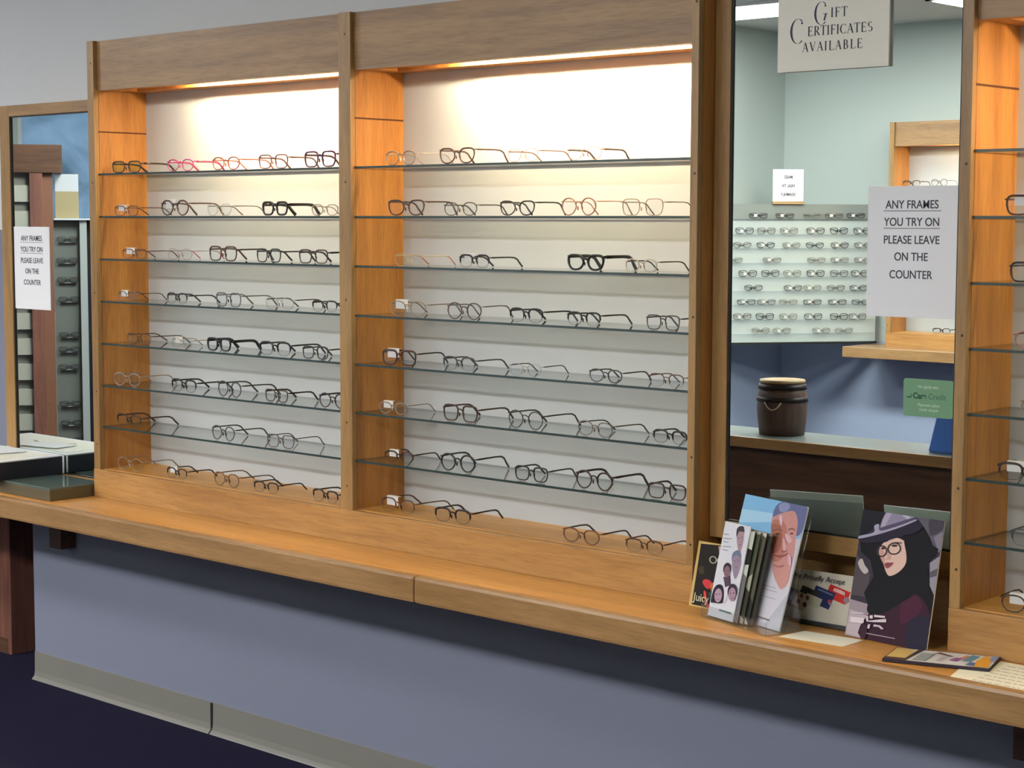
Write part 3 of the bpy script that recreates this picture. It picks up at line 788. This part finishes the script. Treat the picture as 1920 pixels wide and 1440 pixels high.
# ------------------------------------------------------------------ trays at the left end of the counter
tr = thing('display_tray', 'flat grey green glass topped tray at the left end of the counter', 'tray', (-2.50, -.26, LZ))
bm = bmesh.new(); bm_box(bm, -.6, .300, -.108, .095, 0, .036, 0, .003); obj('tray_body', bm, M['trayedge'], tr)
box('glass_top', -.598, .298, -.106, .093, .036, .0415, M['traytop'], tr, .001)
tr.rotation_euler = (0, 0, 0)
cs = thing('frame_case', 'dark navy sample case with pale lid lying on the grey green tray', 'case', (-2.80, -.256, LZ+.0418))
box('case_body', -.30, .338, -.155, .117, 0, .0585, M['navy'], cs, .003)
box('pale_lid', -.298, .336, -.153, .115, .0585, .062, M['paper'], cs)
box('printed_insert', -.28, .300, -.125, .09, .062, .0635, M['cream'], cs)
bm = bmesh.new(); sweep(bm, [(.337, .113, .001), (.337, .113, .0595)], .004, .004, (1, 0, 0)); obj('corner_cap', bm, M['white_metal'], cs, True)
for i, (dx, dy, c) in enumerate(((.02, -.05, 'cream'), (.10, .03, 'paper'))):
    o = box('loose_leaflet', -.09, .09, -.05, .05, 0, .002, M[c]); o.location = (-2.80+dx, -.256+dy, LZ+.0418+.0637+.0024*i); o.rotation_euler = (0, 0, .3-.5*i)
    tag(o, ('cream' if c == 'cream' else 'white')+' leaflet lying on the dark sample case at far left', 'leaflet')

# ------------------------------------------------------------------ printed matter on the counter
def inkm(r, g, b, rough=.45): 
    k = ('ink', r, g, b)
    if k not in MC: MC[k] = pbr('printed_colour', srgb(r, g, b), .6, spec=.2)
    return MC[k]
def card(name, w, h, th, layers, back=None, parent=None, edge=None):
    """upright printed card: body, then printed shapes as (colour, polygon in 0..1 units)"""
    bm = bmesh.new(); mats = [edge or M['paper'], back or M['greycard']]
    bm_box(bm, 0, w, 0, th, 0, h, 0)
    bm.normal_update()
    for f in bm.faces:
        if f.normal.y > .5: f.material_index = 1
    for i, (col, P) in enumerate(layers):
        m = inkm(*col)
        if m not in mats: mats.append(m)
        y = -.00012*(i+1)
        f = bm.faces.new([bm.verts.new((max(0, min(1, a))*w, y, max(0, min(1, b))*h)) for a, b in P]); f.material_index = mats.index(m)
        f.normal_update()
    me_o = None
    me = bpy.data.meshes.new(name); bm.to_mesh(me); bm.free()
    for m in mats: me.materials.append(m)
    o = bpy.data.objects.new(name, me); COL.objects.link(o)
    if parent: o.parent = parent
    return o
def aff(BL, BR, TL):
    ax, ay = BR[0]-BL[0], BR[1]-BL[1]; bx_, by = TL[0]-BL[0], TL[1]-BL[1]; det = ax*by-ay*bx_
    def f(pts):
        out = []
        for x, y in pts:
            dx, dy = x-BL[0], y-BL[1]
            out.append(((dx*by-dy*bx_)/det, (ax*dy-ay*dx)/det))
        return out
    return f
def smooth(P, n=4):
    if len(P) < 5 or len(P) > 15: return P
    out = []
    m = len(P)
    for i in range(m):
        p0, p1, p2, p3 = P[i-1], P[i], P[(i+1) % m], P[(i+2) % m]
        for k in range(n):
            t = k/n
            out.append(tuple(.5*(2*b+(c-a)*t+(2*a-5*b+4*c-d)*t*t*.8+(3*b-a-3*c+d)*t**3*.8+(c-a)*0) if 0 else
                             .5*((2*b)+(-a+c)*t+(2*a-5*b+4*c-d)*t*t+(-a+3*b-3*c+d)*t**3) for a, b, c, d in zip(p0, p1, p2, p3)))
    return out
def ell(cx, cy, rx, ry, n=16, rot=0):
    return [(cx+rx*math.cos(2*PI*i/n)*math.cos(rot)-ry*math.sin(2*PI*i/n)*math.sin(rot), cy+rx*math.cos(2*PI*i/n)*math.sin(rot)+ry*math.sin(2*PI*i/n)*math.cos(rot)) for i in range(n)]
FULL = [(0, 0), (1, 0), (1, 1), (0, 1)]

# fashion poster card
q = aff((105, 975), (625, 1085), (205, 115))
def Q(c, p): return (c, q(smooth(p)))
def QN(c, p): return (c, q(p))
def ringpts(cx, cy, rx, ry, w, a0=0, n=20):
    o = [(cx+(rx+w)*math.cos(2*PI*i/n), cy+(ry+w)*math.sin(2*PI*i/n)) for i in range(n+1)]
    return o+[(cx+(rx-w)*math.cos(2*PI*i/n), cy+(ry-w)*math.sin(2*PI*i/n)) for i in range(n, -1, -1)]
L = [((58, 52, 66), FULL),
 Q((98, 92, 106), [(545, 165), (755, 205), (735, 420), (640, 400), (590, 250)]),
 Q((70, 64, 78), [(640, 200), (755, 215), (745, 260), (650, 320), (630, 290)]),
 Q((134, 128, 142), [(660, 330), (742, 300), (735, 420), (690, 430)]),
 Q((152, 146, 158), [(640, 500), (715, 460), (690, 720), (640, 650)]),
 Q((96, 90, 100), [(640, 560), (700, 540), (698, 590), (640, 600)]),
 Q((84, 76, 82), [(170, 420), (260, 560), (245, 720), (140, 700)]),
 Q((200, 186, 184), [(180, 480), (205, 455), (225, 500), (250, 540), (225, 560), (195, 525)]),
 Q((160, 146, 156), [(135, 730), (262, 770), (245, 1010), (105, 975)]),
 Q((188, 174, 182), [(135, 800), (240, 840), (225, 1000), (110, 965)]),
 Q((24, 24, 36), [(205, 115), (378, 138), (325, 240), (285, 245), (190, 300)]),
 Q((14, 14, 22), [(188, 318), (300, 300), (470, 250), (550, 225), (600, 262), (640, 340), (655, 385), (692, 410), (675, 450), (628, 500), (638, 640), (690, 745), (670, 900), (600, 1000), (420, 900), (270, 830), (225, 690), (250, 640), (285, 580), (262, 470), (200, 410)]),
 Q((54, 24, 44), [(430, 745), (545, 700), (620, 770), (655, 900), (625, 1085), (212, 1000), (262, 830), (350, 800)]),
 Q((76, 28, 56), [(470, 760), (550, 712), (600, 780), (560, 850), (470, 900)]),
 Q((36, 34, 56), [(520, 880), (640, 860), (650, 940), (625, 1085), (505, 1060)]),
 Q((14, 14, 22), [(262, 760), (400, 680), (520, 620), (560, 690), (470, 760), (350, 830), (260, 830)]),
 Q((228, 192, 178), [(348, 350), (400, 322), (465, 322), (482, 380), (494, 450), (488, 505), (448, 555), (392, 580), (366, 552), (346, 490), (322, 440), (318, 400)]),
 Q((206, 160, 148), [(318, 400), (346, 395), (356, 470), (352, 500), (322, 440)]),
 Q((206, 164, 152), [(372, 400), (384, 400), (400, 462), (372, 470), (352, 462), (372, 455)]),
 Q((26, 22, 30), [(345, 350), (380, 318), (470, 312), (480, 345), (440, 325), (400, 326), (370, 345)]),
 Q((60, 44, 44), [(388, 366), (420, 352), (462, 358), (462, 364), (420, 360)]),
 Q((54, 40, 44), ell(418, 376, 20, 8)), Q((54, 40, 44), ell(346, 390, 14, 8)),
 Q((158, 84, 88), [(356, 498), (372, 488), (390, 490), (414, 490), (400, 512), (378, 528), (362, 520)]),
 Q((110, 52, 60), [(358, 504), (414, 491), (376, 508)]),
 Q((60, 48, 50), ringpts(417, 396, 40, 38, 4.5)), Q((60, 48, 50), ringpts(338, 410, 30, 36, 4.5)),
 Q((60, 48, 50), [(366, 398), (380, 390), (380, 396), (366, 405)]),
 Q((40, 34, 54), [(188, 318), (300, 296), (430, 262), (545, 222), (592, 262), (540, 300), (470, 312), (345, 345), (250, 352), (200, 340)]),
 Q((146, 138, 162), [(322, 250), (345, 175), (378, 134), (440, 140), (512, 158), (545, 212), (430, 252), (330, 272)]),
 Q((178, 168, 190), [(350, 175), (380, 136), (410, 138), (380, 190), (350, 250), (330, 250)]),
 Q((190, 184, 206), [(460, 165), (505, 165), (530, 200), (500, 205)]),
 Q((88, 80, 104), [(322, 252), (430, 222), (540, 192), (545, 208), (430, 250), (326, 272)]),
 Q((172, 166, 190), [(185, 300), (283, 280), (286, 235), (318, 226), (326, 270), (430, 248), (546, 208), (549, 218), (430, 262), (300, 298), (188, 318)]),
 QN((214, 202, 212), [(245, 850), (262, 848), (262, 880), (378, 868), (378, 892), (300, 890), (250, 884)]),
 QN((214, 202, 212), [(150, 818), (230, 826), (228, 836), (150, 828)]), QN((224, 212, 220), [(145, 850), (236, 862), (232, 900), (145, 888)]),
 QN((214, 202, 212), [(270, 846), (290, 842), (292, 866), (272, 866)]), QN((214, 202, 212), [(300, 840), (372, 850), (370, 862), (300, 856)]),
 Q((60, 30, 50), [(222, 902), (240, 902), (258, 930), (245, 1000), (215, 998)]), QN((200, 188, 200), [(262, 905), (278, 905), (272, 935), (258, 930)]),
 QN((200, 188, 200), [(300, 905), (340, 912), (366, 935), (350, 940), (330, 922), (298, 920)]), Q((170, 158, 172), [(255, 962), (438, 998), (437, 1003), (254, 968)])]
p = card('poster_card', .206, .274, .004, L, back=inkm(206, 214, 202))
p.location = (.6465, -.2365, LZ+.0012); p.rotation_euler = (math.radians(-12), 0, math.radians(-4.5))
tag(p, 'standing poster card of a woman in a grey hat, dark glasses and burgundy coat', 'poster')
bm = bmesh.new(); fs = bm_box(bm, .07, .14, .004, .006, .0, .19)
e_ = obj('easel_back', bm, M['greycard'], p)

# brochure holder with everything in it
hr = math.radians(-16.6)
hd = thing('brochure_holder', 'clear acrylic brochure holder standing on the counter before the mirror', 'brochure holder', (.3225, -.2500, LZ), (0, 0, hr))
bm = bmesh.new()
bm_box(bm, 0, .232, -.052, .060, 0, .003)
o = obj('holder_base', bm, M['acryl'], hd)
lean = math.radians(-16)
bk = box('holder_back', 0, .232, .0035, .006, 0, .262, M['acryl'], hd, .0008); bk.rotation_euler = (lean, 0, 0); bk.location = (0, -.004, .004)
lp = box('holder_lip', 0, .232, -.052, -.050, .003, .03, M['acryl'], hd)
for x in (0, .230):
    bm = bmesh.new()
    vs = [bm.verts.new((xx, y, z)) for xx in (x, x+.002) for y, z in ((-.052, .003), (-.052, .03), (.03, .11), (.045, .003))]
    bm.faces.new(vs[:4]); bm.faces.new(vs[4:][::-1])
    for i in range(4): bm.faces.new((vs[i], vs[(i+1) % 4], vs[4+(i+1) % 4], vs[4+i]))
    obj('holder_side', bm, M['acryl'], hd)
HM = Matrix.Translation((.3225, -.2500, LZ)) @ Matrix.Rotation(hr, 4, 'Z')
def in_holder(o, x, y, z, lean_deg, yaw=0, roll=0):
    o.matrix_world = HM @ Matrix.Translation((x, y, z)) @ Matrix.Rotation(math.radians(yaw), 4, 'Z') @ Matrix.Rotation(math.radians(-lean_deg), 4, 'X') @ Matrix.Rotation(math.radians(roll), 4, 'Y')
q = aff((325, 1240), (905, 1395), (580, 120))
L = [((206, 204, 214), FULL),
 Q((132, 186, 226), [(580, 120), (1160, 260), (1090, 560), (500, 470), (540, 300)]),
 Q((168, 208, 234), [(548, 260), (900, 330), (880, 400), (520, 390)]),
 Q((196, 186, 200), [(1075, 600), (1130, 380), (1160, 260), (1120, 260), (1040, 800), (940, 1250), (905, 1395), (930, 1390)]),
 Q((104, 110, 150), [(835, 380), (850, 290), (890, 232), (960, 208), (1040, 215), (1150, 262), (1130, 420), (1090, 520), (1050, 520), (1060, 380), (1030, 310), (930, 320), (860, 360)]),
 Q((140, 146, 184), [(900, 240), (960, 222), (1000, 260), (960, 310), (905, 300)]),
 Q((202, 146, 140), [(832, 380), (862, 345), (935, 318), (1035, 308), (1068, 400), (1056, 520), (1042, 640), (1030, 730), (1008, 820), (985, 950), (925, 1015), (885, 960), (845, 850), (830, 640)]),
 Q((184, 124, 110), [(832, 400), (900, 380), (960, 430), (975, 560), (950, 690), (900, 760), (838, 740), (830, 560)]),
 Q((166, 104, 86), [(832, 430), (885, 420), (922, 460), (930, 560), (905, 660), (840, 680), (831, 560)]),
 Q((120, 76, 64), [(852, 512), (885, 500), (918, 512), (890, 528), (862, 524)]), Q((70, 48, 50), ell(886, 514, 13, 8)),
 Q((136, 92, 84), [(842, 478), (885, 462), (930, 474), (928, 484), (885, 474), (845, 488)]),
 Q((130, 88, 84), [(985, 470), (1020, 462), (1048, 478), (1046, 486), (1018, 474), (988, 480)]), Q((90, 62, 66), ell(1018, 512, 14, 8)),
 Q((222, 184, 196), [(905, 345), (928, 342), (934, 380), (926, 440), (908, 400)]),
 Q((216, 176, 186), [(960, 510), (995, 530), (1020, 575), (1000, 600), (968, 565)]),
 Q((214, 166, 172), [(938, 560), (952, 560), (972, 640), (960, 665), (940, 655)]),
 Q((150, 92, 88), [(930, 660), (952, 674), (976, 660), (972, 672), (950, 684), (932, 672)]),
 Q((156, 84, 88), [(862, 702), (905, 708), (950, 704), (988, 684), (962, 716), (910, 728), (872, 716)]),
 Q((216, 172, 190), [(990, 706), (1014, 722), (1016, 790), (1000, 800), (988, 760)]),
 Q((168, 108, 108), [(858, 790), (905, 806), (955, 792), (938, 812), (900, 818), (868, 806)]),
 Q((150, 148, 158), [(740, 966), (880, 1004), (880, 1010), (740, 972)]), Q((150, 148, 158), [(745, 1000), (890, 1040), (890, 1046), (745, 1006)]),
 Q((150, 148, 158), [(760, 1072), (880, 1104), (880, 1110), (760, 1078)]), Q((120, 118, 132), [(722, 1258), (825, 1288), (823, 1304), (720, 1274)])]
f1 = card('large_flyer', .219, .278, .003, L, back=inkm(196, 198, 188))
in_holder(f1, .003, -.008, .0042, 16)
tag(f1, 'large blue flyer with a grey-haired man\'s face at the back of the acrylic holder', 'flyer')
# folded brochures
q = aff((258, 1165), (525, 1245), (410, 315))
def portrait(cx, cy, r, hair, skin, long=False):
    out = []
    if long: out.append(Q(hair, [(cx-r*1.0, cy-r*.7), (cx-r*.4, cy-r*1.5), (cx+r*.5, cy-r*1.5), (cx+r*1.05, cy-r*.5), (cx+r*1.0, cy+r*1.2), (cx+r*.4, cy+r*1.5), (cx-r*.8, cy+r*1.3), (cx-r*1.4, cy+r*1.1)]))
    else: out.append(Q(hair, ell(cx, cy-r*.35, r*.92, r*1.25)))
    out.append(Q(skin, ell(cx, cy+r*.18, r*.72, r*1.15)))
    out.append(Q((int(skin[0]*.82), int(skin[1]*.72), int(skin[2]*.72)), [(cx-r*.3, cy+r*.72), (cx+r*.35, cy+r*.78), (cx, cy+r*.92)]))
    for s_ in (-1, 1): out.append(Q((70, 52, 54), ell(cx+s_*r*.3, cy+r*.0, r*.13, r*.09, 8)))
    return out
L = [((214, 216, 226), FULL)]
L += [Q((170, 140, 150), [(536, 430), (604, 425), (612, 480), (600, 560), (575, 618), (548, 570)]), Q((66, 58, 64), [(532, 470), (534, 402), (565, 378), (605, 388), (615, 440), (600, 432), (560, 428), (544, 455)]),
      Q((70, 52, 60), ell(556, 486, 6, 4, 8)), Q((70, 52, 60), ell(590, 484, 6, 4, 8)), Q((130, 90, 100), [(560, 548), (588, 546), (574, 556)])]
L += [Q((150, 134, 154), [(503, 650), (582, 645), (590, 740), (540, 858), (505, 760)]), Q((112, 120, 146), [(496, 690), (498, 630), (530, 600), (575, 602), (592, 650), (586, 670), (545, 640), (510, 655)]),
      Q((66, 52, 66), ell(526, 690, 6, 4, 8)), Q((66, 52, 66), ell(562, 688, 6, 4, 8)), Q((116, 84, 100), [(530, 750), (560, 748), (545, 758)])]
L += [Q((84, 66, 82), [(415, 830), (485, 820), (495, 900), (440, 930)])]+portrait(452, 775, 46, (46, 38, 48), (138, 104, 118))
L += [Q((220, 220, 230), [(420, 930), (490, 915), (470, 990), (430, 1090)])]
L += portrait(372, 985, 56, (38, 32, 50), (176, 150, 168), True)+portrait(520, 985, 54, (54, 44, 60), (166, 138, 156))
for i, yy in enumerate((430, 470, 500, 545, 575)): L.append(Q((150, 156, 164), [(405, yy), (405+60+30*(i % 2), yy+14), (404+60+30*(i % 2), yy+22), (404, yy+8)]))
L += [Q((70, 120, 118), [(395, 1120), (520, 1158), (518, 1176), (393, 1136)])]
b1 = card('folded_brochure', .089, .215, .003, L); in_holder(b1, .014, -.044, .006, 13, yaw=1)
tag(b1, 'white folded brochure with five portrait heads at the left of the acrylic holder', 'brochure')
LB = [[((196, 200, 186), FULL), ((24, 26, 24), [(.72, .62), (1, .64), (1, .80), (.72, .82)]), ((110, 112, 116), [(.8, 0), (1, 0), (1, .5), (.82, .55)])],
      [((168, 168, 150), FULL), ((78, 84, 66), [(.7, .45), (1, .55), (1, .98), (.8, .97)]), ((60, 58, 48), [(.75, .1), (1, .05), (1, .35), (.8, .4)])],
      [((204, 204, 196), FULL), ((92, 90, 74), [(.72, .3), (1, .2), (1, .95), (.86, .97)]), ((40, 42, 38), [(.8, .1), (1, 0), (1, .24), (.86, .3)])],
      [((120, 116, 104), FULL), ((52, 52, 48), [(.8, 0), (1, 0), (1, .97), (.85, .97)])]]
LBN = ['pale green folded brochure with a black block behind the portrait brochure', 'olive folded brochure with leafy picture, second behind the portrait brochure',
       'cream folded brochure with brown picture, third behind the portrait brochure', 'dark edged folded brochure next to the man\'s face flyer']
for i, (l_, n_) in enumerate(zip(LB, LBN)):
    o = card('folded_brochure', .088, .205, .0022, l_, edge=inkm(70, 70, 62)); in_holder(o, .016+.0115*(i+1), -.038+.0052*(i), .006, 13+.6*i, yaw=0)
    tag(o, n_, 'brochure')

# dark floral card with gold border, left of the holder
q = aff((50, 1130), (345, 1190), (155, 465))
L = [((206, 176, 110), FULL), Q((32, 26, 24), [(75, 1118), (350, 1178), (420, 520), (170, 496)]),
 Q((190, 150, 126), [(310, 520), (380, 530), (360, 740), (318, 700)]), Q((190, 186, 168), ringpts(262, 660, 26, 34, 4)), Q((190, 186, 168), ringpts(322, 668, 24, 32, 4)),
 Q((66, 56, 40), [(140, 740), (180, 720), (190, 800), (150, 810)]), Q((206, 60, 70), [(172, 880), (200, 858), (240, 880), (236, 930), (210, 958), (180, 920)]),
 Q((196, 110, 60), [(232, 910), (270, 890), (294, 930), (284, 990), (240, 985)]), Q((60, 84, 70), [(210, 990), (290, 1000), (284, 1100), (236, 1100)]),
 Q((214, 70, 66), [(178, 980), (196, 990), (200, 1060), (216, 1145), (200, 1145), (180, 1060)])]
j = card('picture_card', .112, .152, .003, L); j.location = (.2165, -.2245, LZ+.0008); j.rotation_euler = (math.radians(-13), 0, math.radians(-4))
tag(j, 'small dark floral card with gold border leaning at the foot of the display case', 'card')
text_mesh('lettering', 'Juicy', .026, inkm(206, 200, 170), j, (.012, -.0016, .014), align='LEFT', bold=.0003, sx=.95)

# card payment sign
q = aff((-90, 950), (1130, 1140), (30, 30))
def cc(col, x0, y0, w, h, a=.42):
    d = (math.cos(a), math.sin(a)); n = (-math.sin(a), math.cos(a))
    return Q(col, [(x0, y0), (x0+d[0]*w, y0+d[1]*w), (x0+d[0]*w+n[0]*h, y0+d[1]*w+n[1]*h), (x0+n[0]*h, y0+n[1]*h)])
L = [((206, 200, 184), FULL), cc((206, 52, 50), 850, 360, 380, 250), cc((236, 190, 180), 915, 430, 190, 60), Q((150, 130, 140), ell(1120, 660, 55, 60)),
 cc((44, 50, 96), 600, 385, 370, 330), cc((96, 110, 140), 640, 440, 280, 35), Q((170, 70, 90), ell(830, 690, 42, 40)), cc((150, 150, 170), 820, 710, 60, 30),
 cc((52, 52, 50), 360, 385, 320, 200), cc((188, 184, 160), 440, 530, 290, 190), cc((40, 42, 64), 90, 400, 260, 330), cc((176, 160, 140), 270, 490, 240, 320),
 Q((120, 84, 76), ell(340, 580, 34, 44)), Q((110, 76, 70), ell(440, 620, 32, 46)), Q((100, 70, 66), ell(270, 690, 36, 44)), Q((70, 46, 48), ell(390, 750, 38, 50))]
a = card('payment_sign', .178, .110, .003, L); a.location = (.4490, -.1985, LZ+.009); a.rotation_euler = (math.radians(-10), 0, math.radians(1.5))
tag(a, 'small cream sign showing payment cards, between the brochure holder and the poster card', 'sign')
text_mesh('lettering', 'We Proudly Accept', .0172, M['ink'], a, (.092, -.0036, .089), bold=0, sx=.98, shear=.15)
text_mesh('lettering', 'VISA', .0105, inkm(244, 214, 208), a, (.1535, -.0036, .0685), rot=(PI/2, math.radians(16), 0), bold=.0003)
box('sign_foot', -.002, .180, -.012, .02, -.0085, -.0005, M['black'], a)

def flat_sheet(name, pts, z, th, mat, label, cat):
    bm = bmesh.new(); lo = [bm.verts.new((x, y, z)) for x, y in pts]; hi = [bm.verts.new((x, y, z+th)) for x, y in pts]
    n = len(pts); bm.faces.new(lo[::-1]); bm.faces.new(hi)
    for i in range(n): bm.faces.new((lo[i], lo[(i+1) % n], hi[(i+1) % n], hi[i]))
    cx = sum(p_[0] for p_ in pts)/n; cy = sum(p_[1] for p_ in pts)/n
    for v in bm.verts: v.co -= Vector((cx, cy, z))
    o = obj(name, bm, mat); o.location = (cx, cy, z); return tag(o, label, cat)
flat_sheet('paper_sheet', [(.548, -.345), (.700, -.330), (.700, -.250), (.560, -.262)], LZ+.0003, .0005, M['cream'], 'white paper sheet lying in front of the payment cards sign', 'paper')
o = flat_sheet('paper_sheet', [(.990, -.404), (1.21, -.398), (1.23, -.215), (.945, -.225)], LZ+.0003, .0006, M['cream'], 'printed white sheet lying on the counter at the right edge of the photo', 'paper')
bm = bmesh.new()
rr_ = random.Random(3)
for i in range(7):
    y = -.085+i*.024; x = -.06
    while x < .10:
        w_ = rr_.uniform(.006, .02); bm_box(bm, x, x+w_, y, y+.0035, .0006, .0008); x += w_+.004
obj('print_lines', bm, inkm(170, 168, 160), o)
# magazine with printed cover
MG = [(.8284, -.3872), (1.030, -.318), (1.000, -.212), (.800, -.283)]
m0 = flat_sheet('magazine', MG, LZ+.0012, .006, inkm(60, 52, 62), 'thin glossy magazine with colourful cover lying in front of the right display case', 'magazine')
def mp(a_, b_): 
    p0 = Vector(MG[0]).lerp(Vector(MG[1]), a_); p1 = Vector(MG[3]).lerp(Vector(MG[2]), a_); return p0.lerp(p1, b_)-Vector((sum(p_[0] for p_ in MG)/4, sum(p_[1] for p_ in MG)/4))
bm = bmesh.new(); mats = []
for i, (c, P) in enumerate([((206, 204, 210), [(.01, .03), (.99, .03), (.99, .97), (.01, .97)]), ((206, 176, 112), [(.01, .2), (.20, .2), (.2, .95), (.01, .95)]), ((84, 64, 62), [(.01, .02), (.22, .02), (.28, .97), (.22, .97), (.19, .2), (.01, .2)]),
      ((150, 156, 162), [(.26, .1), (.38, .1), (.40, .75), (.28, .75)]), ((110, 116, 124), [(.38, .1), (.395, .1), (.42, .75), (.40, .75)]), ((178, 172, 182), [(.47, .2), (.53, .2), (.55, .6), (.49, .6)]),
      ((120, 88, 84), [(.40, .80), (.56, .62), (.60, .66), (.44, .9)]), ((150, 96, 156), [(.58, .35), (.66, .3), (.70, .6), (.62, .6)]), ((204, 130, 110), [(.66, .6), (.72, .5), (.76, .8), (.70, .85)]),
      ((96, 140, 162), [(.70, .4), (.78, .35), (.82, .85), (.74, .9)]), ((226, 160, 60), [(.84, .04), (.98, .04), (.96, .5), (.93, .85), (.86, .9), (.83, .45)]), ((84, 110, 160), [(.76, .12), (.85, .06), (.84, .3), (.79, .35)]),
      ((140, 146, 184), [(.93, .6), (.99, .5), (.99, .97), (.93, .97)])]):
    mm = inkm(*c); 
    if mm not in mats: mats.append(mm)
    bm.faces.new([bm.verts.new((*mp(a_, b_), .0062+.0001*i)) for a_, b_ in P]).material_index = mats.index(mm)
obj('printed_cover', bm, mats, m0)

# ------------------------------------------------------------------ ceiling lights
def troffer(x, y, label, lx=1.2, ly=.6, near=False):
    t = thing('ceiling_light', label, 'ceiling light', (x, y, CZ-.03), group='fluorescent ceiling lights')
    bm = bmesh.new()
    for a_ in ((-lx/2, lx/2, -ly/2, -ly/2+.03), (-lx/2, lx/2, ly/2-.03, ly/2), (-lx/2, -lx/2+.03, -ly/2, ly/2), (lx/2-.03, lx/2, -ly/2, ly/2)):
        bm_box(bm, a_[0], a_[1], a_[2], a_[3], .012, .03)
    obj('light_frame', bm, M['white_metal'], t)
    box('diffuser', -lx/2+.03, lx/2-.03, -ly/2+.03, ly/2-.03, .008, .02, M['troffer_near' if near else 'troffer'], t)
troffer(-3.62, -5.95, 'white fluorescent ceiling light reflected at the top left of the right mirror')
troffer(-2.1, -6.45, 'white fluorescent ceiling light reflected right of the gift sign')
for x, w_ in ((-5.3, 'nearest the window, added unseen to light the reflected display stand'), (-3.7, 'between window and room centre'), (-1.4, 'over the service counter'), (.9, 'right of the service counter')):
    troffer(x, -2.9 if x < -5 else -4.5, 'white fluorescent ceiling light '+w_, near=True)  # first one sits off the row, added to brighten the reflected tower

# ------------------------------------------------------------------ daylight, world, camera
W = bpy.data.worlds.new('World'); SC.world = W; W.use_nodes = True
nt = W.node_tree; bg = nt.nodes['Background']
tc = nt.nodes.new('ShaderNodeTexCoord'); nz = nt.nodes.new('ShaderNodeTexNoise'); nz.inputs['Scale'].default_value = 26; nz.inputs['Detail'].default_value = 8; nz.inputs['Distortion'].default_value = 1.2
rp = nt.nodes.new('ShaderNodeValToRGB')
rp.color_ramp.elements[0].position = .3; rp.color_ramp.elements[0].color = srgb(64, 96, 120)
rp.color_ramp.elements[1].position = .72; rp.color_ramp.elements[1].color = srgb(168, 200, 236)
nt.links.new(tc.outputs['Generated'], nz.inputs['Vector']); nt.links.new(nz.outputs['Fac'], rp.inputs['Fac']); nt.links.new(rp.outputs['Color'], bg.inputs['Color'])
bg.inputs['Strength'].default_value = 1.0

cam = bpy.data.cameras.new('camera'); co = bpy.data.objects.new('camera', cam); COL.objects.link(co); SC.camera = co
cx, cy, cz, yaw, pit, rol, f = 2.70031, -3.54104, 1.65572, .742478, -.0903255, .00238, 3373.887
fx, fy, rx, ry = -math.sin(yaw), math.cos(yaw), math.cos(yaw), math.sin(yaw)
F = Vector((fx*math.cos(pit), fy*math.cos(pit), math.sin(pit))); U = Vector((-fx*math.sin(pit), -fy*math.sin(pit), math.cos(pit))); R = Vector((rx, ry, 0))
Rc = R*math.cos(rol)+U*math.sin(rol); Uc = U*math.cos(rol)-R*math.sin(rol)
mw = Matrix.Identity(4)
for i in range(3): mw[i][0] = Rc[i]; mw[i][1] = Uc[i]; mw[i][2] = -F[i]
mw[0][3], mw[1][3], mw[2][3] = cx, cy, cz
co.matrix_world = mw
cam.sensor_width = 36; cam.lens = f*36/1920; cam.clip_start = .05; cam.clip_end = 200

SC.view_settings.view_transform = 'Standard'; SC.view_settings.look = 'None'
SC.view_settings.exposure = 0.0; SC.view_settings.gamma = 1; SC.view_settings.use_curve_mapping = False
try:
    SC.cycles.use_denoising = True; SC.cycles.transparent_max_bounces = 40; SC.cycles.max_bounces = 10
    SC.cycles.glossy_bounces = 6; SC.cycles.sample_clamp_indirect = 8
except Exception: pass
